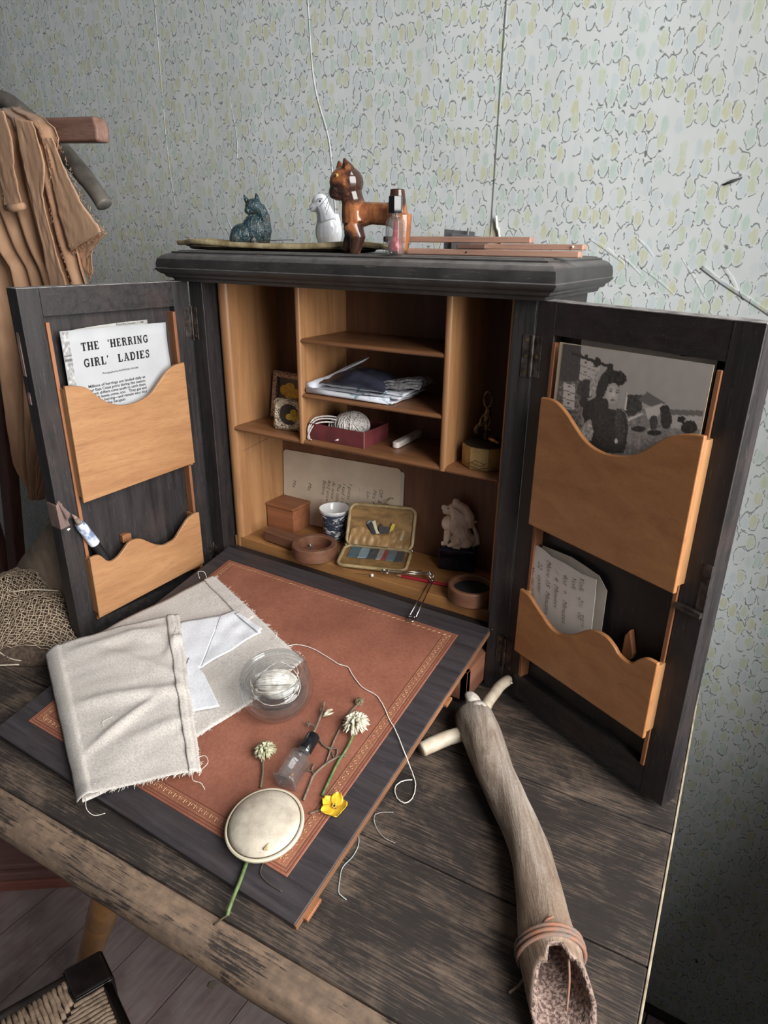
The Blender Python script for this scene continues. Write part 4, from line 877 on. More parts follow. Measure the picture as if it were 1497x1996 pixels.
V, F_, n_ = traysurf([(.80, 0), (.86, .0006), (.88, .0030), (.95, .0052), (.985, .0060)]); F_.append(tuple(range(n_-1, -1, -1))); mk('foot', (V, F_), BRD, tray, smooth=True)
V, F_, n_ = traysurf([(.975, .0040), (1.0, .0042), (1.014, .0062), (1.010, .0090), (.985, .0098), (.955, .0080), (.90, .0034), (.80, .0026)]); F_.append(tuple(7*n_+k for k in range(n_))); mk('rim', (V, F_), BRT, tray, smooth=True)
# green glazed cat
gcat = thing('cat_figurine', 'mottled blue-green glazed seated cat figurine on the left of the brass tray', 'figurine', (.0660, .0440, TZ+.0028), (0, 0, YAW))
U2 = .0000925
g2 = lambda px, py, dy=0.: ((px-400)*U2, dy, (806-py)*U2)
def T2(path, rad, fr_): return tube([fr_(a, b, (c[0] if c else 0)) for a, b, *c in path], [q*U2 for q in rad], 12)
GG = N('blue_green_glaze'); a_ = GG.noise(GG.map(), 90, 4, .6, .8); f_ = GG.noise(GG.map((1, 1, .4), (0, .5, 0)), 330, 3, .6, 1.2)
GG.bump(f_, 1.0, .0022); GG.fin(GG.ramp(a_, [(.34, c8(16, 34, 42)), (.50, c8(34, 64, 72)), (.60, c8(44, 46, 42)), (.72, c8(70, 48, 40))]), .10, 0, .6)
P_ = [ell(g2(300, 660, 0), 170*U2, 130*U2, 145*U2), ell(g2(230, 700, -.004), 105*U2, 90*U2, 110*U2), ell(g2(450, 600, 0), 165*U2, 120*U2, 200*U2), T2([(560, 760), (590, 600), (575, 440), (520, 320)], [70, 78, 74, 70], g2), ell(g2(455, 325, -.001), 112*U2, 100*U2, 98*U2),
      ell(g2(395, 370, -.005), 55*U2, 55*U2, 48*U2), T2([(375, 265), (350, 225), (332, 178)], [34, 22, 4], g2), T2([(500, 260), (498, 215), (488, 168)], [38, 28, 8], g2), T2([(430, 700, -.007), (470, 790, -.008)], [48, 40], g2), T2([(200, 780, -.006), (300, 800, -.010), (420, 800, -.010)], [40, 44, 30], g2), ell(g2(350, 796, 0), 220*U2, 120*U2, 20*U2)]
organic('cat_body', P_, GG.m, gcat, .0007, 3, .5)
for a, b in ((415, 345), (470, 330)): mk('eye', ell(g2(a, b, -.0095), .0011, .0008, .0009), plain('dark_glaze_eye', c8(16, 22, 24), .1), gcat, smooth=True)
# white china animal
lamb = thing('lamb_figurine', 'glossy white china lamb figurine with painted eye behind the wooden cat', 'figurine', (.1745, .0480, TZ+.0028), (0, 0, YAW))
w2 = lambda px, py, dy=0.: ((px-1250)*U2, dy, (835-py)*U2)
WG = plain('white_china', c8(228, 231, 238), .07, c8(220, 223, 230), 10, 0, 0, .6)
P_ = [ell(w2(1255, 640, 0), 150*U2, 120*U2, 200*U2), ell(w2(1345, 650, 0), 85*U2, 80*U2, 150*U2), T2([(1250, 520), (1225, 430), (1190, 350)], [135, 100, 90], w2), ell(w2(1175, 320, 0), 100*U2, 78*U2, 95*U2), T2([(1150, 350), (1095, 375), (1055, 400)], [72, 55, 36], w2), ell(w2(1280, 800, 0), 135*U2, 100*U2, 40*U2), T2([(1330, 450), (1350, 560), (1380, 660)], [60, 70, 50], w2)]
organic('body', P_, WG, lamb, .0007, 8, .5)
INKB = plain('painted_black_line', c8(40, 40, 42), .2)
mk('painted_eye', [tube([w2(1140, 320, -.0072), w2(1155, 290, -.0080), w2(1185, 282, -.0080), w2(1215, 290, -.0074)], .0003, 5), ell(w2(1180, 310, -.0077), .0009, .0005, .0011)], INKB, lamb)
mk('painted_mouth', tube([w2(1022, 398, -.0030), w2(1045, 402, -.0040), w2(1085, 380, -.0056)], .00028, 5), INKB, lamb)
# dark sliver on the tray
sl = thing('slate_sliver', 'thin flat dark pointed sliver lying across the tray beside the green cat', 'sliver', (.1060, .0250, TZ+.0105), (0, -.03, .1))
mk('sliver', [prism([(-.042, -.0015), (.010, -.0022), (.016, 0), (.008, .0022), (-.040, .0018)], 0, .0007), prism([(-.010, .0030), (.036, .0010), (.012, .0046)], .0002, .0009)], plain('dark_slate', c8(62, 58, 54), .6), sl)
# wooden cat
wcat = thing('wooden_cat', 'carved varnished wooden cat with scorched dark markings standing at the front of the cabinet top', 'figurine', (.2330, .0060, TZ-.0002), (0, 0, .20))
UX, UZ = .000186, .0001740
k3 = lambda px, py, dy=0.: ((px-1020)*UX, dy, (556-py)*UZ)
def T3(path, rad, n=14): return tube([k3(a, b, (c[0] if c else 0)) for a, b, *c in path], [q*UZ for q in rad], n)
WC = N('scorched_varnished_wood'); v_ = WC.map((1, 1, .28)); a_ = WC.noise(v_, 120, 4, .7, .6); b_ = WC.noise(WC.map(loc=(.013, 0, .02)), 30, 2.5, .5, .3); c_ = WC.noise(WC.map((1, 1, 1)), 700, 2)
k_ = WC.ramp(a_, [(.3, c8(110, 58, 34)), (.7, c8(168, 102, 58))]); k_ = WC.mix(WC.ramp(WC.math('ADD', b_, WC.math('MULTIPLY', c_, .10)), [(.53, 0.), (.60, .93)]), k_, c8(44, 28, 26)); WC.fin(k_, .18, 0, .55)
P_ = [ell(k3(1006, 180), 94*UX, 88*UX, 88*UZ), ell(k3(964, 226), 56*UX, 66*UX, 50*UZ), T3([(1026, 215), (1042, 280), (1058, 340), (1062, 390)], [62, 66, 84, 84]), T3([(1060, 350), (1150, 340), (1240, 345), (1300, 360)], [74, 60, 62, 66]),
      T3([(1300, 350), (1296, 260), (1296, 216)], [58, 46, 40]), T3([(1315, 350), (1325, 440), (1322, 556)], [66, 50, 40]), T3([(1290, 350, .007), (1310, 440, .009), (1312, 556, .009)], [54, 44, 36]),
      T3([(1050, 400, -.005), (1085, 470, -.006), (1066, 540, -.006), (1050, 550, -.007)], [60, 46, 34, 32]), T3([(1030, 400, .005), (1020, 470, .005), (990, 545, .004)], [58, 42, 32])]
P_ += [T3([(972, 140, .005), (958, 104, .006), (948, 62, .006)], [44, 32, 5], 8), T3([(1034, 140, -.005), (1026, 104, -.006), (1006, 58, -.006)], [48, 34, 5], 8)]
organic('cat_body', P_, WC.m, wcat, .0009, 3, .5)
for dy, px in ((-.0152, 985),): mk('eye', [ell(k3(px, 148, dy), .0020, .0010, .0016)], plain('yellow_eye', c8(190, 150, 70), .2), wcat, smooth=True); mk('pupil', ell(k3(px-2, 148, dy-.0007), .0009, .0006, .0009), INKB, wcat, smooth=True)
mk('nose_patch', ell(k3(950, 240, -.002), .0066, .0086, .0052), plain('scorched_nose', c8(44, 30, 28), .3), wcat, smooth=True)
for a, b in (((925, 235), (868, 305)), ((928, 240), (898, 325)), ((934, 250), (905, 352)), ((975, 262), (990, 290))): mk('whisker', tube([k3(*a, -.006), k3(*b, -.009)], .00028, 5), INKB, wcat)
# small glass bottle, red residue
GLS = glass('clear_glass', (.97, .98, .98), .04, .85, .012)
GL2 = glass('bottle_glass', (.94, .95, .955), .08, .95, .03)
BCAP = plain('black_plastic_cap', c8(26, 27, 30), .16, c8(22, 22, 24), 10)
def bottle(name, label, loc, rot, half, hb, neck, capr, caph, liquid=None, parent_rot=None):
    t_ = thing(name, label, 'bottle', loc, rot)
    prof = [(0, .0006), (half*.9, 0), (half, .001), (half, hb*.86), (half*.86, hb*.95), (neck, hb), (neck*.92, hb+.0015), (neck*1.05, hb+.003), (neck*.95, hb+.0045)]
    inn = [(neck*.6, hb+.0045), (neck*.6, hb), (half*.74, hb*.88), (half*.78, .003), (0, .0022)]
    mk('glass_body', lathe(prof[:5]+prof[5:]+inn, 8, rot=math.radians(22.5)*0, sq=1.2), GL2.m, t_, bev=.0003)
    z0 = hb+.0035
    mk('cap', lathe([(0, z0), (capr*.96, z0), (capr, z0+.0006), (capr, z0+caph-.0006), (capr*.95, z0+caph), (0, z0+caph)], 6 if liquid else 20), BCAP, t_, bev=.0004)
    return t_
b1 = bottle('nail_varnish_bottle', 'small faceted glass bottle with black cap and dried red residue at front of cabinet top', (.2935, -.0040, TZ), (0, 0, .35), .0090, .0330, .0048, .0070, .0150, True)
RES = plain('dried_red_varnish', c8(150, 28, 40), .3, c8(200, 90, 96), 200, 0, 0, None, 3, (1, 1, 1), .3, .5)
mk('residue', lathe([(0, .0026), (.0062, .0026), (.0066, .0080), (.0050, .0125), (.0030, .0150), (.0012, .0300), (0, .0300)], 14), RES, b1, smooth=True)
# wooden slats and grey clip
SLW = wood('pinkish_slat_wood', c8(176, 134, 112), c8(138, 100, 84), 0, .6, 16, .25); SLD = wood('dark_slat_wood', c8(120, 86, 72), c8(88, 60, 50), 0, .6, 16, .25)
def slat(label, poly, z0, z1, loc, rot, mat=SLW, extra=None):
    t_ = thing('flat_stick', label, 'stick', loc, rot, 'flat wooden sticks on the cabinet top'); mk('stick_body', prism(poly, z0, z1), mat, t_, bev=.0012, seg=2)
    for e in extra or []: mk(*e, t_, smooth=True)
    return t_
NAIL = plain('pale_pin_head', c8(214, 206, 198), .4)
slat('lowest flat wooden stick on the right of the cabinet top, darker left end', [(-.098, -.006), (.098, -.006), (.098, .006), (-.098, .006)], 0, .0056, (.3700, .0230, TZ), (0, 0, -.015), extra=[('pin_head', ell((-.010, -.0062, .003), .0008), INK)])
slat('middle wooden stick with a pale pin head near its right end, on the cabinet top', [(-.050, -.006), (.060, -.006), (.060, .006), (-.050, .006)], 0, .0048, (.4100, .0260, TZ+.0060), (0, -.004, -.02), extra=[('pin_head', tube([(.050, -.0064, .0024), (.052, -.0085, .0030)], .0009, 7), NAIL), ('peg', tube([(-.048, -.0063, .0018), (-.044, -.0080, .003)], .0010, 7), NAIL)])
slat('topmost wooden stick with a worn left end on the cabinet top', [(-.088, -.004), (-.074, -.0055), (.072, -.0055), (.072, .0055), (-.074, .0055), (-.090, .004)], 0, .0055, (.3480, .0300, TZ+.0112), (0, -.002, -.02))
slat('short dark wedge of wood between the upper sticks', [(-.020, -.004), (.010, -.004), (.010, .004), (-.020, .004)], 0, .0042, (.3690, .0205, TZ+.0060), (0, 0, 0), SLD)
cp_ = thing('grey_clip', 'grey metal two-leaf clip standing behind the wooden sticks on the cabinet top', 'clip', (.3200, .0900, TZ))
SG = plain('slate_grey_metal', c8(104, 104, 108), .55, c8(84, 84, 88), 40, 0, .1)
mk('tall_leaf', prism([(-.024, 0), (.012, 0), (.012, .0220), (-.024, .0245)], 0, .0020, lambda a, b, h: (a, .004+h, b)), SG, cp_, bev=.0004); mk('front_leaf', prism([(-.012, 0), (.030, 0), (.030, .0165), (-.012, .0205)], 0, .0020, lambda a, b, h: (a, -.002+h, b)), SG, cp_, bev=.0004); mk('pivot', tube([(.006, 0, 0), (.006, 0, .0255)], .0012, 8), SG, cp_, smooth=True)

# ================================================================ on the flap
def fl3(x, s, h): return tuple(FM @ Vector((x, -s, h)))
def fthing(name, label, cat, x, s, h=0., rz=0.):
    t_ = thing(name, label, cat); M = FM @ T(x, -s, h) @ RZ(rz); t_.location = M.to_translation(); t_.rotation_euler = M.to_euler(); return t_
LT = .0010   # leather surface
LN = N('natural_linen'); wv = LN.new('TexWave', bands_direction='X'); LN.l.new(LN.map(rot=(0, 0, .35)), wv.inputs[0]); wv.inputs['Scale'].default_value = 420; wv.inputs['Distortion'].default_value = .8; wv.inputs['Detail'].default_value = 2; wv.inputs['Detail Scale'].default_value = 2
wv2 = LN.new('TexWave', bands_direction='Y'); LN.l.new(LN.map(rot=(0, 0, .35)), wv2.inputs[0]); wv2.inputs['Scale'].default_value = 420; wv2.inputs['Distortion'].default_value = .8
ww = LN.math('MAXIMUM', wv.outputs['Fac'], wv2.outputs['Fac']); n_ = LN.noise(LN.map((1, 1, 1)), 600, 3, .7); nb = LN.noise(LN.map(), 25, 4)
k_ = LN.ramp(n_, [(.3, c8(176, 166, 158)), (.6, c8(216, 209, 202))]); k_ = LN.mix(LN.ramp(nb, [(.35, .25), (.65, 0.)]), k_, c8(176, 164, 152)); k_ = LN.mix(LN.ramp(LN.noise(LN.map(), 260, 2), [(.72, 0.), (.76, .6)]), k_, c8(150, 140, 130))
LN.bump(LN.math('ADD', ww, LN.math('MULTIPLY', n_, 1.2)), .55, .0006); LN.fin(k_, .95, 0, .15, .2); LINEN = LN.m
LW = plain('white_cotton', c8(224, 226, 232), .95, c8(208, 210, 216), 500, 0, .35, .15, 3)
lin_t = fthing('linen_cloth', 'oatmeal linen cloth with frayed hems folded over on the leather flap', 'cloth', .10, .22)
L0 = lambda x, s, h: (x-.10, .22-s, h)
B1, B2, Q1, Q2 = Vector((.0640, .0620)), Vector((.2640, .1340)), Vector((-.0065, .2570)), Vector((.1960, .3640))
E1, E2 = Vector((.0880, .1440)), Vector((.2715, .2925))
def wr(x, s, k=1.): return .0014*k*(nz(x, s, 3, 28)+.8*nz(x*1.2+s*.9, s*.35-x*.3, 7, 46))
def bottomsheet(a, b):  # a 0 right edge ..1 fold, b 0 top ..1 lower
    p = (B1*(1-b)+B2*b)*(1-a)+(Q1*(1-b)+Q2*b)*a
    p = p+Vector((.010, .006))*math.sin(math.pi*a)*b*(1-a)*1.2 + Vector((.0008*nz(b*9, a*9, 1), .0008*nz(a*9, b*9, 4)))
    return L0(p.x, p.y, LT+.0016+max(0, wr(p.x, p.y, .7))+.0012*math.sin(a*9+b*4)**2+ (.006*max(0, (a-.85)/.15)**2))
mk('lower_layer', grid(bottomsheet, 60, 50), LINEN, lin_t, smooth=True, solid=.0009)
rid = [((.06, .20), (.16, .17), .0045, .012), ((.05, .235), (.19, .215), .0055, .011), ((.10, .295), (.19, .225), .0050, .011), ((.16, .33), (.17, .25), .0040, .008), ((.03, .245), (.09, .175), .0035, .010), ((.12, .165), (.13, .20), .004, .008), ((.19, .30), (.22, .25), .003, .012)]
def ridge(x, s):
    h = 0
    for (x0_, s0_), (x1_, s1_), hh, wd in rid:
        d = Vector((x1_-x0_, s1_-s0_)); L = d.length; d /= L; q = Vector((x-x0_, s-s0_)); t = q.dot(d)/L; e = abs(q.x*d.y-q.y*d.x)+.002*nz(x, s, 2, 40)
        if -.2 < t < 1.2: h += hh*math.exp(-(e/wd*1.5)**2)*max(0, math.sin(math.pi*(t+.2)/1.4))
    return h
def topsheet(a, b):  # a 0 fold ..1 free edge
    p = (Q1*(1-b)+Q2*b)*(1-a)+(E1*(1-b)+E2*b)*a
    arch = .0075*math.sin(math.pi*min(1, a*1.05+.02))**.7*(1 if a < .95 else .8)
    roll = max(0, 1-a/.10)
    ang = roll*math.pi*.5
    x, s = p.x, p.y
    h = LT+.0085+arch*.45+ridge(x, s)+wr(x, s, 1.1)+.004*(1-roll)
    if roll > 0:
        h = LT+.0060+.0095*math.cos(ang)+.2*ridge(x, s); 
        dirv = (Q1-E1).normalized(); x += dirv.x*.004*math.sin(ang); s += dirv.y*.004*math.sin(ang)
    if b > .93 and a < .3: h += .004*(b-.93)/.07*(1-a/.3)
    if a > .96: h -= .002
    return L0(x+.0006*nz(b*14, a*8), s+.0006*nz(a*14, b*8, 5), h)
mk('upper_layer', grid(topsheet, 90, 70), LINEN, lin_t, smooth=True, solid=.0009)
mk('hem', grid(lambda a, b: (lambda p: (p[0], p[1], p[2]+.0016+.0005*math.sin(b*50)*(1 if a < .5 else 0)))(topsheet(.905+.090*a, b)), 6, 60), LINEN, lin_t, smooth=True, solid=.0010)
mk('hem', grid(lambda a, b: (lambda p: (p[0], p[1], p[2]+.0014))(bottomsheet(.012+.060*a, b*.52)), 6, 40), LINEN, lin_t, smooth=True, solid=.0010)
# frayed threads
FR_ = plain('frayed_thread', c8(222, 216, 206), .95); rq = random.Random(11)
def fray(src, n, L, dirs):
    gs = []
    for k in range(n):
        p = Vector(src(rq.random())); d = Vector(dirs)+Vector((rq.uniform(-.8, .8), rq.uniform(-.8, .8), rq.uniform(0, .35))); d.normalize(); l = L*rq.uniform(.3, 1)
        e = Vector((rq.uniform(-1, 1), rq.uniform(-1, 1), 0))*l*.5
        gs.append(tube([p, p+d*l*.5+e*.3, p+d*l+e], .00018, 4))
    return gs
tag(mk('frayed_edge', fray(lambda t: topsheet(.15+.85*t, 1.0), 110, .0045, (.5, -1, 0))+fray(lambda t: topsheet(1, t), 70, .003, (1, .4, 0))+fray(lambda t: bottomsheet(0, t), 90, .004, (1, .6, 0))+fray(lambda t: bottomsheet(t*.7, 1.0), 70, .004, (.6, -1, 0)), FR_, lin_t), kind='stuff')
for P in ([(.262, .296, .009), (.268, .301, .008), (.275, .299, .006), (.281, .301, .003)], [(.268, .292, .010), (.270, .283, .012), (.263, .279, .013), (.258, .285, .014)], [(.196, .360, .010), (.203, .366, .007), (.212, .366, .004), (.219, .360, .004)], [(.194, .358, .012), (.190, .352, .016), (.199, .349, .018)], [(.100, .163, .014), (.108, .166, .016), (.113, .172, .017), (.117, .165, .017)], [(.112, .172, .017), (.118, .180, .017), (.112, .183, .016)], [(.062, .073, .004), (.054, .068, .010), (.050, .074, .013), (.056, .079, .008)], [(.152, .292, .020), (.146, .299, .018), (.153, .303, .017)], [(.205, .112, .004), (.213, .115, .008), (.216, .122, .006), (.209, .124, .003)]):
    mk('loose_thread', tube(cr([L0(*q) for q in P], 5), .00030, 5), FR_, lin_t, smooth=True)
# white cloth tucked between the layers
wt = fthing('white_cloth', 'small piece of bright white cotton tucked inside the folded linen', 'cloth', .17, .18); W0 = lambda x, s, h: (x-.17, .18-s, h)
def quad(A, B_, C, D_, h0, amp, seed, thick=.0007, nm='layer'):
    A, B_, C, D_ = map(Vector, (A, B_, C, D_))
    return mk(nm, grid(lambda a, b: (lambda p: W0(p.x, p.y, h0+amp*nz(p.x, p.y, seed, 60)+amp*max(0, nz(p.x, p.y, seed+3, 25))))((A*(1-a)+B_*a)*(1-b)+(D_*(1-a)+C*a)*b), 24, 20), LW, wt, smooth=True, solid=thick)
quad((.1320, .1200), (.1395, .1070), (.1955, .1220), (.1720, .1960), LT+.0060, .0012, 1); quad((.0950, .1500), (.1320, .1200), (.1720, .1960), (.1500, .2150), LT+.0064, .0006, 2)
quad((.1500, .1900), (.1840, .2010), (.2310, .2270), (.1900, .2600), LT+.0078, .0008, 6); quad((.1470, .1120), (.1500, .1090), (.1952, .1190), (.1960, .1262), LT+.0085, .0010, 7)
# jar with string
jar = fthing('glass_jar', 'low round clear glass jar standing on the leather flap with white string inside', 'jar', .2755, .1885, LT)
mk('glass', lathe([(0, .0010), (.0180, .0004), (.0270, .0006), (.0315, .0035), (.0352, .0110), (.0360, .0190), (.0352, .0270), (.0330, .0318), (.0322, .0325), (.0332, .0338), (.0325, .0352), (.0334, .0366), (.0336, .0392), (.0322, .0408), (.0300, .0408), (.0282, .0392), (.0278, .0340), (.0290, .0310), (.0325, .0260), (.0334, .0190), (.0326, .0120), (.0290, .0060), (.0200, .0036), (0, .0034)], 56), GLS.m, jar, smooth=True)
mk('thread_ring', [tube([(.0331*math.cos(a), .0331*math.sin(a), z) for a in [2*math.pi*k/48 for k in range(48)]], r_, 8, closed=True) for z, r_ in ((.0345, .0007), (.0372, .0008))], GLS.m, jar, smooth=True)
mk('lip_ring', tube([(.0312*math.cos(a), .0312*math.sin(a), .0400) for a in [2*math.pi*k/48 for k in range(48)]], .0016, 10, closed=True), GLS.m, jar, smooth=True)
mk('inner_facets', lathe([(.0255, .0135), (.0262, .0160), (.0250, .0165)], 10, rot=.2), GLS.m, jar)
WS = plain('glossy_white_string', c8(222, 219, 213), .6, c8(176, 170, 160), 160, 0, .5, .3)
SB = fthing('string_ball', 'hank of fine bright white string coiled inside the glass jar', 'string', .2745, .1870, LT+.0200)
rq = random.Random(5); hank = []
for k in range(120):
    ph = rq.uniform(-.28, .28); el = rq.uniform(-.9, 1.3); rr = 1+rq.uniform(-.07, .03); P = []
    for j in range(18):
        t = math.pi*(j/17-.5)*1.25; x = math.sin(t)*.0215*rr; y = math.cos(t)*math.sin(el+ph)*.0150*rr; z = math.cos(t)*math.cos(el+ph)*.0160*rr
        P.append((x*math.cos(.5)-y*math.sin(.5), x*math.sin(.5)+y*math.cos(.5), max(z, -.0150)))
    hank.append(tube(P, .00060, 4))
tag(mk('string_strands', hank, WS, SB, smooth=True), kind='stuff'); mk('hank_core', ell((0, 0, -.001), .0180, .0130, .0125, M=RZ(.5)), WS, SB, smooth=True)
for k in range(8):
    a0 = rq.uniform(0, 6.3); r_ = rq.uniform(.0235, .0262); mk('loose_coil', tube([(r_*math.cos(a0+t*.3), r_*.92*math.sin(a0+t*.3), .004+.009*math.sin(t*.35+k)+.001*(k % 4)) for t in range(11)], .00042, 5), WS, SB, smooth=True)
# long thread from the jar over the flap edge
TH = plain('cotton_thread', c8(226, 218, 208), .9, c8(190, 180, 168), 800)
th1 = [(.2313, .1252), (.2405, .1166), (.2584, .1137), (.2826, .117), (.2999, .1205), (.3119, .1199), (.323, .1272), (.3412, .1367), (.3594, .1396), (.3729, .1478), (.3878, .1602), (.3984, .1676), (.4145, .1819)]
P_ = cr([fl3(x, s, .0018) for x, s in th1], 5)+[fl3(.4215, .1880, .0016)]
P_ += cr([(.4235, -.1780, .022), (.4195, -.1660, .004), (.4268, -.1737, .001), (.4319, -.1889, .001), (.4286, -.1977, .001), (.4186, -.1951, .001), (.412, -.1855, .0012), (.4141, -.1759, .0012), (.4213, -.1701, .0018)], 5)
P_ = [(x+.0006*nz(i*.9, 1), y+.0006*nz(i*.9, 5), z+.0002) for i, (x, y, z) in enumerate(P_)]
tag(mk('long_thread', tube(P_, .00055, 6), TH, None, smooth=True), 'long pale thread trailing from the jar across the leather and over the flap edge', 'thread')
fine = plain('fine_grey_thread', c8(168, 162, 156), .9)
tag(mk('curled_thread', [tube(cr([(.4439, -.2392, .001), (.4329, -.2394, .001), (.4222, -.2345, .001), (.4138, -.2253, .001), (.4150, -.2200, .001), (.4185, -.2165, .001), (.4257, -.2120, .001)], 5), .00035, 5), tube(cr([(.4222, -.2345, .001), (.4160, -.2290, .0014), (.4130, -.2215, .001)], 5), .0003, 5)], fine, None, smooth=True), 'short fine grey thread curled into a hook on the table near the flap', 'thread')
TC = plain('teal_and_white_thread', c8(198, 200, 196), .9, c8(120, 152, 150), 40)
tag(mk('kinked_thread', tube(cr([(.413, -.2485, .001), (.4188, -.2573, .001), (.4211, -.2691, .001), (.4201, -.2824, .001), (.4251, -.2935, .001), (.4302, -.302, .001), (.434, -.3035, .001), (.4389, -.3042, .001)], 5), .0004, 5), TC, None, smooth=True), 'blue-tinged white thread lying on the table beside the flap corner', 'thread')
# ivory tin
tin = fthing('round_tin', 'round domed ivory-coloured tin with a raised rim lying on the flap', 'tin', .3545, .3040, LT+.0005, .2)
IV = N('chipped_ivory_enamel'); a_ = IV.noise(IV.map(), 60, 5, .65); b_ = IV.noise(IV.map(), 260, 3, .6)
k_ = IV.ramp(a_, [(.3, c8(166, 154, 138)), (.6, c8(198, 187, 168))]); k_ = IV.mix(IV.ramp(b_, [(.66, 0.), (.72, .5)]), k_, c8(120, 104, 84)); IV.bump(a_, .3, .0008); IV.fin(k_, .25, .0, .5)
mk('base_tray', lathe([(0, 0), (.0270, 0), (.0300, .0040), (.0318, .0060), (.0328, .0072), (.0328, .0092), (.0318, .0100), (.0300, .0096), (0, .0090)], 64), plain('cream_enamel', c8(206, 196, 172), .3, c8(192, 180, 152), 40, 0, .05), tin, smooth=True, auto=50)
mk('domed_lid', lathe([(0, .0185), (.008, .0183), (.016, .0172), (.022, .0155), (.0268, .0132), (.0292, .0112), (.0296, .0096)], 64), IV.m, tin, smooth=True)
mk('dark_seam', lathe([(.0296, .0098), (.0303, .0101), (.0306, .0098)], 64), plain('seam_dirt', c8(92, 76, 58), .7), tin)
mk('chip', prism([(.0130, -.0235), (.0165, -.0225), (.0150, -.0190), (.0150, -.0165), (.0138, -.0190)], .0138, .0158), plain('rust_chip', c8(196, 168, 120), .7), tin, bev=.0005)
# clear bottle with black cap lying down
M = FM @ T(.3455, -.2660, LT+.0095) @ RZ(math.radians(80+30-2-10)) @ RY(math.radians(90))
b2 = bottle('glass_bottle', 'small clear square glass bottle with black cap lying between the clovers', (0, 0, 0), (0, 0, 0), .0105, .0320, .0056, .0066, .0175)
b2.location = M.to_translation(); b2.rotation_euler = M.to_euler()
mk('residue', ell((.004, 0, .012), .0014, .0010, .0016), plain('amber_dot', c8(170, 110, 30), .3), b2, smooth=True)
mk('ribbed_end', [tube([(-.0085+.0017*k, -.0107, .0008), (-.0085+.0017*k, .0107, .0008)], .0005, 5) for k in range(11)], GL2.m, b2)
# clovers, buds, twigs, buttercup
STG = plain('fresh_green_stem', c8(98, 118, 62), .6, c8(66, 88, 44), 200, 0, .1); STB = plain('dry_stem', c8(120, 104, 84), .8, c8(84, 72, 60), 200)
def stem(name_, P, r_, mat, parent): 
    loc = parent.matrix_basis
    return mk(name_, tube(cr(P, 5), r_, 7), mat, parent, smooth=True)
def clover(label, x, s, rad, tipcol, midcol, stempts, stmat, seed, flat=.75, yaw=0, sector=None):
    t_ = fthing('clover_flower', label, 'flower', x, s, LT); t_['group'] = 'clover flowers on the flap'
    PM = plain('petal_%d' % seed, c8(*tipcol), .8, c8(*midcol), 260, 0, .2, None, 3); rr = random.Random(seed); gs = []
    for k in range(150):
        z = rr.uniform(-.15, 1); a = rr.uniform(0, 6.283)
        if sector and not (sector[0] < (a-sector[0]) % 6.283+sector[0] < sector[1]) : 
            if rr.random() < .8: continue
        c_ = math.sqrt(max(0, 1-z*z)); d = Vector((math.cos(a)*c_, math.sin(a)*c_, z*flat)).normalized(); l = rad*rr.uniform(.82, 1.08)
        p0 = Vector((0, 0, rad*.55)); q = d.orthogonal().normalized()
        e = p0+d*l; e.z = max(.0004, e.z*flat)
        gs.append(tube([p0+d*l*.25, p0+d*l*.7+q*rad*.06, e], [rad*.05, rad*.105, rad*.02], 5))
    tag(mk('petals', gs, PM, t_, smooth=True), kind='stuff')
    mk('flower_heart', ell((0, 0, rad*.42), rad*.5, rad*.5, rad*.35), plain('green_heart_%d' % seed, c8(116, 118, 84), .9, c8(84, 90, 62), 200), t_, smooth=True)
    mk('stem', tube(cr([(a-x, s-b, h) for a, b, h in stempts], 5), .0013 if stmat is STG else .0009, 7), stmat, t_, smooth=True)
    return t_
clover('faded clover head with a short dull stem left of the glass bottle', .3045, .2455, .0105, (202, 198, 160), (140, 138, 104), [(.3045, .2455, .003), (.3090, .2540, .003), (.3170, .2640, .0025), (.3245, .2760, .002)], plain('grey_green_stem', c8(104, 102, 78), .7), 21)
clover('large white clover head with thick green stem right of the glass bottle', .3635, .1820, .0135, (226, 214, 196), (150, 148, 116), [(.3635, .1850, .004), (.3680, .1960, .003), (.3700, .2100, .002), (.3712, .2250, .002), (.3777, .2571, .0016)], STG, 22)
clover('tiny brown clover bud on a curved dry stalk above the large clover', .3500, .1550, .0052, (150, 128, 96), (92, 80, 56), [(.3500, .1580, .002), (.3483, .1680, .0015), (.3496, .1835, .0015), (.3542, .2063, .0015), (.3619, .2300, .0012)], STB, 23)
tw = fthing('dry_twig', 'dry branching twig with a withered bud above the black bottle cap', 'twig', .33, .20, LT); w0_ = lambda x, s, h=.0015: (x-.33, .20-s, h)
for P, r_ in (([(.3187, .1718), (.3240, .1800), (.3272, .1889), (.3306, .2001), (.3340, .2120)], .0011), ([(.3272, .1889), (.3303, .1850), (.3322, .1797)], .0008), ([(.3192, .2016), (.3274, .2010), (.3306, .2040)], .0008), ([(.3200, .1990), (.3230, .2010), (.3230, .2040)], .0006), ([(.3250, .1850), (.3220, .1820), (.3215, .1800)], .0005)):
    mk('twig_branch', tube(cr([w0_(a, b, .0045) for a, b in P], 4), r_, 6), STB, tw, smooth=True)
mk('withered_bud', [tube([w0_(.3300, .1880, .005), w0_(.3315, .1820, .007), w0_(.3335, .1775, .006)], [.0010, .0022, .0008], 7), tube([w0_(.3300, .1880, .005), w0_(.3345, .1830, .006), w0_(.3370, .1800, .006)], [.0008, .0014, .0003], 6)], plain('pale_bud', c8(206, 196, 170), .8, c8(120, 100, 72), 300), tw, smooth=True)
t2_ = fthing('forked_stem', 'thin brown forked stem lying right of the glass bottle', 'stem', .36, .23, LT); w1_ = lambda x, s, h=.0015: (x-.36, .23-s, h)
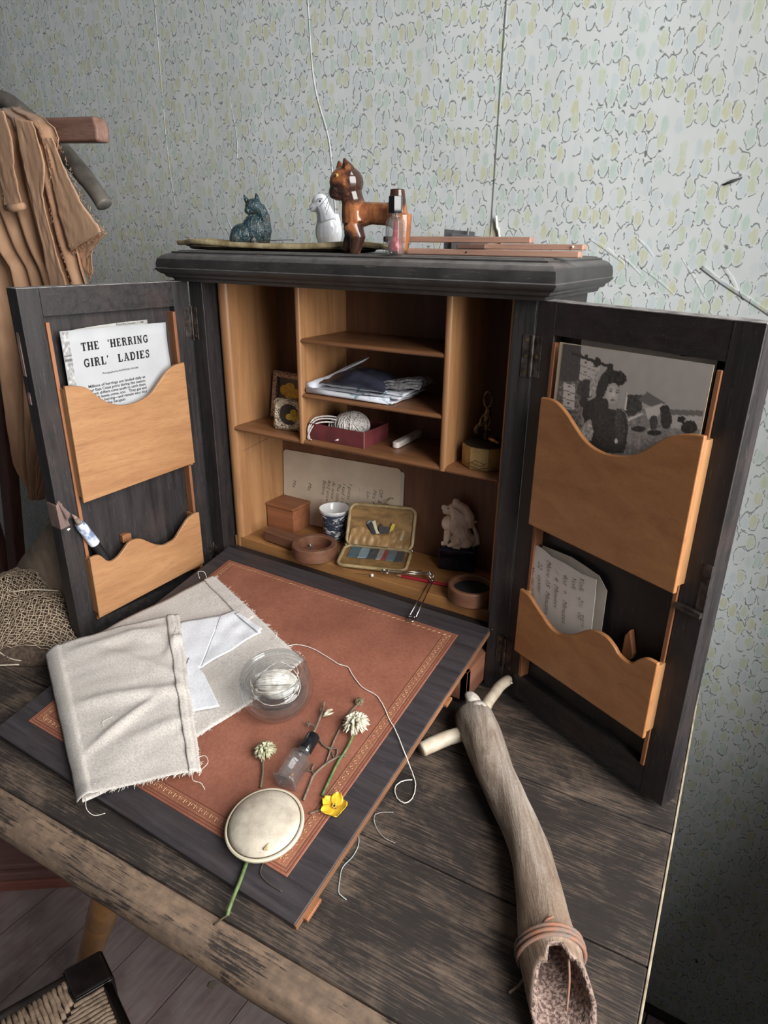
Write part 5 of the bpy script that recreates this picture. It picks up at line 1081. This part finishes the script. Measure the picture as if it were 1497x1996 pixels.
for P, r_ in (([(.3360, .2060), (.3441, .2121), (.3527, .2138), (.3613, .2105)], .0009), ([(.3527, .2138), (.3590, .2160), (.3640, .2200)], .0006), ([(.3730, .2140), (.3681, .2171), (.3622, .2279), (.3588, .2429), (.3618, .2542), (.3660, .2680)], .0012), ([(.3588, .2429), (.3540, .2400), (.3524, .2340)], .0008), ([(.3560, .2410), (.3500, .2420)], .0006), ([(.3613, .2105), (.3652, .2173), (.3640, .2250)], .0007)):
    mk('stem_branch', tube(cr([w1_(a, b) for a, b in P], 4), r_, 6), STB, t2_, smooth=True)
bc = fthing('buttercup', 'yellow buttercup flower lying face up on the leather edge', 'flower', .3935, .2610, LT); YP = plain('buttercup_yellow', c8(236, 190, 34), .35, c8(214, 150, 20), 220, 0, .15)
for k in range(5):
    a = k*2*math.pi/5+.5; c_, s_ = math.cos(a), math.sin(a)
    g = grid(lambda u_, v_: ((.0015+.0100*u_)*1.0, (v_-.5)*.0115*math.sin(math.pi*min(.94, u_*.85+.12))**.8, .0016+.0030*u_**1.5+.0016*(2*v_-1)**2*u_+.0007*(k % 2)), 8, 8)
    mk('petal', ([(x*c_-y*s_, x*s_+y*c_, z) for x, y, z in g[0]], g[1]), YP, bc, smooth=True, solid=.0004)
mk('stamens', [ell((.0016*math.cos(q*1.3), .0016*math.sin(q*1.3), .0030+.0003*(q % 3)), .0008) for q in range(9)], plain('stamen', c8(190, 160, 60), .6), bc, smooth=True)
mk('stem', tube(cr([(-.0020, -.001, .0012), (-.0080, -.0045, .001), (-.0156, -.0149, .001)], 5), .0009, 6), STB, bc, smooth=True)
gs_ = fthing('green_stalk', 'fresh green stalk running from under the ivory tin down to the table edge', 'stalk', .3640, .3400, LT); w3_ = lambda x, s, h: (x-.3640, .3400-s, h)
mk('stalk', tube(cr([w3_(.3560, .3250, .0018), w3_(.3600, .3360, .0018), w3_(.3650, .3490, .0020), w3_(.3700, .3640, .0020), w3_(.3724, .3715, -.0002)], 5), .0016, 8), STG, gs_, smooth=True)
mk('bent_tip', tube(cr([w3_(.3724, .3715, .000), w3_(.3690, .3755, -.002), w3_(.3650, .3800, -.006)], 5), [.0008]*10+[.0005], 6), plain('brown_tip', c8(84, 74, 50), .8), gs_, smooth=True)
ls_ = fthing('dark_stalk', 'thin dark bent stalk lying on the flap corner below the ivory tin', 'stalk', .3760, .3330, .0); w4_ = lambda x, s: (x-.3760, .3330-s, .0010)
mk('stalk', tube(cr([w4_(.3690, .3220), w4_(.3703, .3269), w4_(.3736, .3345), w4_(.3834, .3374), w4_(.3979, .3376)], 5), .0005, 6), plain('dark_stalk_brown', c8(74, 66, 58), .8), ls_, smooth=True)

# ================================================================ on the table: antler handle
an = thing('antler_handle', 'long weathered hollow antler with bone prongs lying on the right of the table', 'antler', (.52, -.17, 0))
AN = N('weathered_antler'); v_ = AN.map((4.5, .55, 4.5), src=AN.map(rot=(0, 0, -.55))); a_ = AN.noise(v_, 22, 6, .68, .6); b_ = AN.noise(AN.map(), 420, 2); s_ = AN.new('SeparateXYZ'); AN.l.new(AN.tc.outputs['Object'], s_.inputs[0]); c_ = AN.noise(AN.map(), 14, 3)
k_ = AN.ramp(a_, [(.28, c8(84, 68, 58)), (.46, c8(136, 120, 106)), (.70, c8(172, 162, 152))]); yv = AN.math('ADD', s_.outputs[1], AN.math('MULTIPLY', AN.math('SUBTRACT', c_, .5), .12))
k_ = AN.mix(AN.ramp(AN.math('MULTIPLY', yv, -6.5), [(.0, 0.), (.5, .55)]), k_, c8(142, 112, 88)); k_ = AN.mix(AN.ramp(b_, [(.35, .25), (.55, 0.)]), k_, c8(96, 78, 64)); AN.bump(a_, .7, .0025); AN.fin(k_, .5, 0, .4)
path = [(.4345, -.0715, .020, .0120), (.4380, -.0750, .021, .0178), (.448, -.086, .021, .0205), (.461, -.101, .021, .0198), (.486, -.134, .019, .0178), (.512, -.160, .018, .0166), (.5380, -.1900, .018, .0160), (.5590, -.2214, .019, .0166), (.5760, -.2510, .020, .0186), (.5870, -.2710, .021, .0208), (.5890, -.2750, .021, .0222), (.5915, -.2800, .021, .0212)]
C4 = cr(path, 5); n_ = 28; V = []; F_ = []
def ringpts(c, d, rr, rough_=1., ext=None, inner=False):
    s = Vector((d.y, -d.x, 0)).normalized(); up_ = Vector((0, 0, 1)); out = []
    for k in range(n_):
        th = 2*math.pi*k/n_; q = rr*(1+.05*rough_*math.sin(th*3+c.x*90)+.04*rough_*nz(math.cos(th)*2, math.sin(th)*2, c.y*60))
        p = c+s*math.cos(th)*q+up_*math.sin(th)*q*.94
        if ext: p = p+d*ext(th)
        out.append(p-Vector((.52, -.17, 0)))
    return out
rings = []
for i, q in enumerate(C4):
    a = Vector(C4[max(0, i-1)][:3]); b = Vector(C4[min(len(C4)-1, i+1)][:3]); d = (b-a).normalized(); rings.append(ringpts(Vector(q[:3]), d, q[3]))
endc = Vector(C4[-1][:3]); d = Vector((.55, -.83, 0)).normalized(); r0 = C4[-1][3]
ext = lambda th: (.002+.046*(.5-.5*math.sin(th))**.75)+.003*math.sin(th*7)+.002*math.sin(th*13)
for t, rs in ((.35, 1.0), (.7, 1.01), (1.0, 1.0)): rings.append(ringpts(endc, d, r0*rs, ext=lambda th, t=t: ext(th)*t))
for t, rs in ((1.0, .86), (.7, .80), (.35, .76), (0, .72), (-.5, .62)): rings.append(ringpts(endc, d, r0*rs, ext=lambda th, t=t: ext(th)*t if t >= 0 else t*.05))
for q in rings: V += q
for i in range(len(rings)-1):
    for k in range(n_): F_.append((i*n_+k, i*n_+(k+1) % n_, (i+1)*n_+(k+1) % n_, (i+1)*n_+k))
F_ += [tuple(range(n_-1, -1, -1)), tuple((len(rings)-1)*n_+k for k in range(n_))]
body = mk('beam', (V, F_), AN.m, an, smooth=True)
sp_ = plain('spongy_bone', c8(150, 124, 112), .95, c8(84, 64, 58), 420, 0, .9, None, 2, (1, 1, 1), .40, .60, .002); body.data.materials.append(sp_)
nf = (len(rings)-6)*n_
for i, p in enumerate(body.data.polygons):
    if nf <= i < len(F_)-2 or i == len(F_)-1: p.material_index = 1
BN = plain('pale_bone', c8(206, 192, 170), .5, c8(176, 156, 130), 60, 0, .2, None, 4); O_ = Vector((.52, -.17, 0)); av = lambda *q: tuple(Vector(q)-O_)
mk('upper_prong', tube(cr([av(.4500, -.0880, .030), av(.4510, -.0780, .032), av(.4485, -.0600, .031), av(.4480, -.0440, .030), av(.4480, -.0280, .030), av(.4500, -.0140, .029), av(.4495, -.0060, .029)], 5), [.0100, .0085, .0072, .0068, .0064, .0060]+[.0060]*20+[.0054, .0048, .0040, .0026, .0006], 12, flat=.9), BN, an, smooth=True)
mk('broken_knuckle', [ell(av(.4360, -.0725, .031), .0105, .0065, .0065, M=RZ(-.6)), ell(av(.4350, -.0700, .035), .0120, .0070, .0050, M=RZ(-.6)), ell(av(.4470, -.0800, .036), .0095, .0080, .0050, M=RZ(-.5))], plain('white_bone_break', c8(226, 218, 208), .6, c8(190, 176, 160), 160, 0, .4), an, smooth=True)
mk('lower_prong', tube(cr([av(.4440, -.0950, .016), av(.4360, -.1030, .013), av(.4270, -.1140, .012), av(.4180, -.1300, .011), av(.4130, -.1390, .010)], 5), [.0100]*4+[.0082]*12+[.0078]*4+[.0062], 12, flat=.85), BN, an, smooth=True)
mk('hook_chip', tube([av(.4545, -.0180, .030), av(.4570, -.0160, .031)], [.0012, .0016], 7), BN, an, smooth=True)
CORD = plain('rusty_binding_cord', c8(150, 96, 70), .85, c8(112, 100, 92), 120, 0, .4)
bd = Vector((.50, -.86, 0)).normalized()
for j, off in enumerate((-.0035, 0, .0035)):
    c = Vector((.5885, -.2738, .0208))+bd*off; rg = ringpts(c, bd, .0228+.0004*(j % 2), .4); mk('binding_cord', tube(rg, .0016, 7, closed=True), CORD, an, smooth=True)
mk('cord_tail', tube(cr([av(.5850, -.2650, .0425), av(.5810, -.2700, .040), av(.5785, -.2780, .030), av(.5792, -.2860, .020), av(.5770, -.2960, .008), av(.5714, -.3030, .0022)], 5), .0010, 7), CORD, an, smooth=True)
mk('cord_tail', tube(cr([av(.6010, -.2800, .036), av(.6060, -.2900, .026), av(.6090, -.3000, .012)], 5), .0008, 7), CORD, an, smooth=True)

# ================================================================ left: netting, canvas, stand
NETC = plain('tarred_net_twine', c8(176, 156, 130), .9, c8(128, 106, 84), 200, 0, .2)
net = thing('fishing_net', 'bundled tan knotted fishing net heaped on the left end of the table', 'net', (-.13, -.19, 0))
def hm(x, y):
    q = ((x+.135)/.125)**2+((y+.175)/.105)**2
    return .062*max(0, 1-q)**.62*(1+.18*nz(x, y, 1, 22))+.004*nz(x, y, 3, 60)*(1 if q < 1 else 0)
def nh(u_, v_, lift=0): 
    a = (u_-.5)*2; b = (v_-.5)*2; x = -.135+.130*a*math.sqrt(max(0, 1-b*b*.5)); y = -.175+.108*b*math.sqrt(max(0, 1-a*a*.5))
    x += .008*nz(u_*3, v_*3, 2); y += .008*nz(u_*3, v_*3, 8)
    return (x+.13, y+.19, max(.0012, hm(x, y)+lift))
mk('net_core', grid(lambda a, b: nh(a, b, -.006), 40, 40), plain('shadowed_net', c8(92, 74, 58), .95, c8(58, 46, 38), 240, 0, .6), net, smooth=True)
gs = []
for layer, (lift, rot_, cnt) in enumerate(((.0, .5, 64),)):
    for fam in (0, 1):
        for i in range(cnt):
            P = []
            for j in range(49):
                s = i/(cnt-1); t = j/48; t2 = t; s2 = s+.004*math.sin(t*90+(i%2)*3.14)+.035*nz(t*2.2, layer*5+fam)
                uu, vv = (s2, t2) if fam == 0 else (t2, s2)
                if rot_: c_, sn = math.cos(rot_), math.sin(rot_); uu, vv = .5+(uu-.5)*c_-(vv-.5)*sn, .5+(uu-.5)*sn+(vv-.5)*c_
                P.append(nh(min(.995, max(.005, uu)), min(.995, max(.005, vv)), lift+.0008*math.sin(j*3.1+i)))
            gs.append(tube(P, .00050, 3, caps=False))
tag(mk('net_mesh', gs, NETC, net), kind='stuff')
for P in ([(-.20, -.19, .040), (-.15, -.215, .050), (-.11, -.20, .058), (-.06, -.16, .050)], [(-.19, -.245, .020), (-.12, -.266, .016), (-.075, -.262, .004), (-.055, -.250, .002)], [(-.16, -.262, .004), (-.10, -.284, .002), (-.06, -.262, .001)]):
    mk('loose_twine', tube(cr([(a+.13, b+.19, c+.002) for a, b, c in P], 6), .0009, 6), plain('pale_twine', c8(200, 184, 160), .9), net, smooth=True)
for k in range(30):
    pass
CV = plain('beige_canvas', c8(172, 150, 132), .95, c8(150, 128, 110), 50, 0, .2, .1)
cv = thing('canvas_sheet', 'plain beige canvas sheet draped behind the net and the left cabinet door', 'cloth', (-.17, -.09, 0))
def cvf(a, b):
    x = -.262+.225*a; z = .004+.185*a**.92*(1-.06*b); y = -.175+.145*b-.02*a
    if b < .12: z = max(.003, z-(.12-b)*.55*(1+a)); y += (.12-b)*.05
    return (x+.17, y+.09, z+.004*nz(a*3, b*3, 2)+.003*math.sin(a*7+b*9)*b)
mk('canvas', grid(cvf, 30, 24), CV, cv, smooth=True, solid=.0012)
mk('canvas_fold', grid(lambda a, b: (-.150+.11*a+.17, -.185+.022*b+.09, .045+.045*a-.030*(1-b)+.003*math.sin(a*6)), 14, 6), CV, cv, smooth=True, solid=.0012)
# stand
RB = wood('dark_red_brown_stand', c8(104, 58, 44), c8(60, 30, 26), 2, .55, 12, .3); RBX = wood('red_brown_bar', c8(162, 122, 106), c8(112, 76, 64), 0, .6, 16, .4)
stand = thing('clothes_stand', 'dark red-brown wooden stand with crossbar beyond the left end of the table', 'stand', (-.70, .10, FZ))
sv = lambda x, y, z: (x+.70, y-.10, z-FZ)
def post(name_, A, B_, wx, wy, mat):
    A, B_ = Vector(A), Vector(B_); V = [sv(P.x+sx*wx, P.y+sy*wy, P.z) for P in (A, B_) for sx, sy in ((-1, -1), (1, -1), (1, 1), (-1, 1))]
    return mk(name_, (V, [(3, 2, 1, 0), (4, 5, 6, 7)]+[(i, (i+1) % 4, 4+(i+1) % 4, 4+i) for i in range(4)]), mat, stand, bev=.003)
post('leg', (-.802, .090, FZ), (-.545, .090, .605), .017, .012, RB); post('leg', (-.770, .115, FZ), (-.905, .115, .605), .017, .012, RB)
mk('crossbar', [(lambda g: ([sv(*v) for v in g[0]], g[1]))(prism([(-.96, .632), (-.240, .594), (-.2375, .612), (-.243, .6255), (-.960, .664)], .080, .102, lambda a, b, h: (a, h, b)))], RBX, stand, bev=.004)
mk('bar_strut', (lambda g: ([sv(*v) for v in g[0]], g[1]))(prism([(-.345, .612), (-.375, .40), (-.388, .40), (-.362, .612)], .086, .098, lambda a, b, h: (a, h, b))), RB, stand, bev=.002)
hp = thing('curved_grey_horn', 'thick grey curved horn-like rod hanging behind the tan cloth', 'rod', (-.43, .14, .62))
mk('rod', tube(cr([(x+.43, 0, z-.62) for x, z in ((-.66, .676), (-.5903, .686), (-.5471, .6788), (-.5186, .6694), (-.4739, .6433), (-.416, .6062), (-.3635, .563), (-.333, .5334), (-.3196, .5165))], 6), [.0135]*38+[.0125]*10+[.008], 14), plain('grey_horn', c8(112, 106, 98), .5, c8(78, 72, 66), 30, 0, .2), hp, smooth=True)
TN = N('tan_cotton'); a_ = TN.noise(TN.map((3, 3, .5)), 11, 5, .6); TN.bump(TN.math('ADD', TN.noise(TN.map(), 700, 2), TN.math('MULTIPLY', TN.noise(TN.map((1, 1, .35)), 34, 4, .55, .5), 9.)), .26, .0010)
TN.fin(TN.ramp(a_, [(.3, c8(170, 124, 92)), (.7, c8(204, 160, 124))]), .9, 0, .15, .1)
tc = thing('tan_cloth', 'large ragged tan cloth hanging in folds over the crossbar of the stand', 'cloth', (-.42, .06, .63))
LZs = [(.655, -.60), (.60, -.60), (.5176, -.585), (.45, -.545), (.4251, -.512), (.343, -.5118), (.2184, -.53), (.0806, -.5519), (.029, -.5275), (0, -.52)]
RZs = [(.655, -.44), (.645, -.41), (.630, -.335), (.613, -.3008), (.5988, -.2931), (.5825, -.3000), (.55, -.300), (.50, -.292), (.4666, -.290), (.4526, -.285), (.4244, -.280), (.3996, -.272), (.3578, -.2791), (.25, -.33), (.12, -.42), (.029, -.50), (0, -.51)]
def ip(tab, z):
    for (z0, a), (z1, b) in zip(tab, tab[1:]):
        if z0 >= z >= z1: return a+(b-a)*(z0-z)/(z0-z1+1e-9)
    return tab[-1][1]
def tcf(a, b):
    z = .655-.64*b; xl, xr = ip(LZs, z), ip(RZs, z); x = xl+(xr-xl)*a
    zt = z if b > .1 else min(z, .652-.16*max(0, x+.47)+.010)
    k = min(1, b*4+.2)
    y = .066-.014*k*math.sin(a*19+1.2*math.sin(b*3))*(.5+.5*math.sin(a*5+1))-.009*k*math.sin(a*43+b*2)*(1-b*.3)-.010*math.sin(min(1, b*10)*math.pi/2)
    if b < .05: y += .035*(1-b/.05)
    return (x+.42+.002*nz(b*20, a*2), y-.06, zt-.63+.003*nz(a*30, b*3)*(1 if b > .96 else 0))
mk('main_drape', grid(tcf, 110, 90), TN.m, tc, smooth=True, solid=.0012)
def sheet(nm, pts_t, pts_b, y0_, amp, fr_, seed):
    A = cr([(p[0], p[1]) for p in pts_t], 8); B_ = cr([(p[0], p[1]) for p in pts_b], 8); m_ = min(len(A), len(B_))-1
    return mk(nm, grid(lambda a, b: (lambda i: (A[i][0]*(1-b)+B_[i][0]*b+.42+.0022*nz(i*1.7, b*3)+.0010*nz(i*6.3, b*3), y0_-amp-.0020*nz(i*.35, b*5, seed)*math.sin(b*fr_+i*.05)-.06, A[i][1]*(1-b)+B_[i][1]*b-.63+.0012*nz(i*.7, b*3, 4)))(round(a*m_)), m_, 14), TN.m, tc, smooth=True, solid=.0012)
# right-hand flying point, front fold and pinned tongue
sheet('side_flap', [(-.318, .600), (-.310, .54), (-.305, .50), (-.296, .46), (-.292, .452)], [(-.293, .598), (-.274, .556), (-.2475, .5135), (-.2176, .4822), (-.2250, .4780)], .055, .006, 3, 1)
sheet('under_flap', [(-.300, .470), (-.292, .450), (-.285, .43), (-.275, .41)], [(-.2200, .478), (-.235, .4686), (-.2587, .4526), (-.2650, .424)], .066, .004, 3, 2)
sheet('front_fold', [(-.352, .625), (-.350, .57), (-.340, .50), (-.335, .44), (-.330, .36), (-.325, .30)], [(-.312, .618), (-.300, .565), (-.315, .52), (-.306, .455), (-.292, .40), (-.285, .340)], .044, .009, 5, 3)
sheet('pinned_tongue', [(-.430, .640), (-.418, .60), (-.412, .56), (-.415, .518), (-.413, .512)], [(-.375, .635), (-.366, .60), (-.372, .56), (-.370, .520), (-.368, .514)], .040, .005, 4, 4)
rq = random.Random(17); fz_ = []
for E_, n_f in (([(-.293, .598), (-.274, .556), (-.2475, .5135), (-.2176, .4822)], 60), ([(-.2176, .4822), (-.292, .452)], 60), ([(-.312, .618), (-.300, .565), (-.315, .52), (-.306, .455), (-.292, .40)], 70), ([(-.430, .640), (-.418, .60), (-.412, .56), (-.415, .518)], 60)):
    C_ = cr(E_, 12)
    for k in range(n_f):
        p = C_[rq.randrange(len(C_))]; y_ = (.055 if E_[0][0] > -.30 else .044 if E_[0][0] > -.4 else .036)-.06; L_ = rq.uniform(.002, .006); a = rq.uniform(-3.1, .6)
        fz_.append(tube([(p[0]+.42, y_, p[1]-.63), (p[0]+.42+L_*.6*math.cos(a), y_-.001, p[1]-.63+L_*.6*math.sin(a)), (p[0]+.42+L_*math.cos(a+.6), y_, p[1]-.63+L_*math.sin(a+.6))], .0003, 4))
tag(mk('frayed_edge', fz_, TN.m, tc), kind='stuff')
mk('tongue_roll', tube([(-.412+.42, .036-.06, .511-.63), (-.390+.42, .034-.06, .510-.63), (-.366+.42, .036-.06, .5135-.63)], [.0045, .0055, .0045], 10), TN.m, tc, smooth=True)
# red step on the floor
RP = wood('dusty_red_paint', c8(176, 128, 120), c8(138, 92, 86), 0, .75, 10, .3); RPL = wood('bright_red_edge', c8(206, 128, 108), c8(168, 96, 80), 0, .7, 10, .3)
rb = thing('red_step', 'low dusty red-painted wooden platform on the floor at lower left', 'platform', (-.235, -.095, FZ), (0, 0, math.atan2(.6, .8)))
mk('top_plank', box(-.56, 0, .012, .100, .040, .052), RP, rb, bev=.003); mk('top_plank', box(-.56, 0, .1015, .20, .040, .052), RP, rb, bev=.003)
mk('step_edge', box(-.56, 0, .004, .20, .022, .040), RP, rb, bev=.003); mk('lower_rail', box(-.56, .006, 0, .20, 0, .022), RPL, rb, bev=.003)
mk('upright', box(-.200, -.172, .060, .088, .052, .45), wood('red_upright', c8(168, 96, 76), c8(128, 66, 52), 2, .6, 10, .3), rb, bev=.002)
mk('crack', box(-.262, -.259, .012, .100, .0518, .0523), INK, rb)
# rush-seated stool
sz = -.25; c0 = Vector((.1480, -.3640, sz)); d1 = Vector((-.37, -.93, 0)).normalized(); d2 = Vector((.93, -.30, 0)).normalized()
stl = thing('rush_stool', 'black-framed stool with a woven brown rush seat at the lower left corner', 'stool', (c0.x, c0.y, FZ))
sl_ = lambda v: (v.x-c0.x, v.y-c0.y, v.z-FZ)
BLK = plain('black_lacquered_wood', c8(40, 33, 31), .35, c8(26, 22, 22), 60, 0, .15); BRN = plain('worn_brown_edge', c8(92, 58, 44), .4, c8(50, 36, 32), 40)
SD = .34
def leg_(o, a, b):
    base = c0+d1*a+d2*b
    V = []; L = []
    for z, k in ((FZ, .8), (sz-.05, 1), (sz+.004, 1), (sz+.007, .86)):
        for sx, sy in ((-1, -1), (1, -1), (1, 1), (-1, 1)): L.append(sl_(Vector((base.x, base.y, z))+d2*sx*.0205*k+d1*sy*.0205*k))
    F = [(q*4+i, q*4+(i+1) % 4, (q+1)*4+(i+1) % 4, (q+1)*4+i) for q in range(3) for i in range(4)]+[(0, 3, 2, 1), (12, 13, 14, 15)]
    F = [tuple(reversed(t)) for t in F]
    return mk('leg', (L, F), BLK, stl, bev=.004, seg=3)
leg_(0, 0, 0); leg_(0, SD, 0); leg_(0, 0, SD); leg_(0, SD, SD)
for a, b, e, w_ in ((0, 0, d1, -d2), (0, 0, d2, -d1), (SD, 0, d2, d1), (0, SD, d1, d2)):
    p = c0+d1*a+d2*b+w_*.0115; q = p+e*SD
    mk('seat_rail', tube([sl_(p+Vector((0, 0, -.004))), sl_(q+Vector((0, 0, -.004)))], .0062, 10, flat=1.5), BLK, stl, smooth=True)
    mk('stretcher', tube([sl_(p-w_*.0115+Vector((0, 0, -.25))), sl_(q-w_*.0115+Vector((0, 0, -.25)))], .008, 8), BLK, stl, smooth=True)
RUSH = N('twisted_rush'); v_ = RUSH.map(); a_ = RUSH.noise(v_, 90, 4, .7, 1); RUSH.bump(RUSH.noise(v_, 420, 3), .5, .001); RUSH.fin(RUSH.ramp(a_, [(.3, c8(112, 88, 70)), (.7, c8(186, 158, 132))]), .7)
rq = random.Random(8); rest = []
n_c = 64; pitch = (SD-.041)/n_c
for side in range(4):
    for k in range(n_c):
        t = .0205+pitch*(k+.5); L = min(t, SD-t)-.002
        if side == 0: P0 = c0+d1*t; e = d2; lift = 0.
        elif side == 1: P0 = c0+d2*t; e = d1; lift = 0.
        elif side == 2: P0 = c0+d1*t+d2*SD; e = -d2; lift = 0.
        else: P0 = c0+d2*t+d1*SD; e = -d1; lift = 0.
        st_ = -.012 if t > .02 else 0; m_ = 6; pts_ = []
        for j in range(m_+1):
            u_ = st_+(L-st_)*j/m_; w_ = rq.uniform(-.0008, .0008)
            off = d1 if side in (0, 2) else d2
            pts_.append(sl_(P0+e*u_+off*w_+Vector((0, 0, (-.002 if j == 0 else .0025)+rq.uniform(-.0006, .0006)))))
        g = tube(pts_, pitch*.52, 6, flat=.95)
        if side < 2: mk('rush_cord', g, RUSH.m, stl, smooth=True)
        else: rest.append(g)
tag(mk('far_rush_cords', rest, RUSH.m, stl, smooth=True), kind='stuff')
mk('seat_filling', (lambda g: ([sl_(Vector(v)) for v in g[0]], g[1]))(prism([tuple((c0+d1*a+d2*b).xy) for a, b in ((.002, .002), (.002, SD-.002), (SD-.002, SD-.002), (SD-.002, .002))], sz-.006, sz-.001)), plain('dark_rush_filling', c8(62, 48, 38), .9), stl)
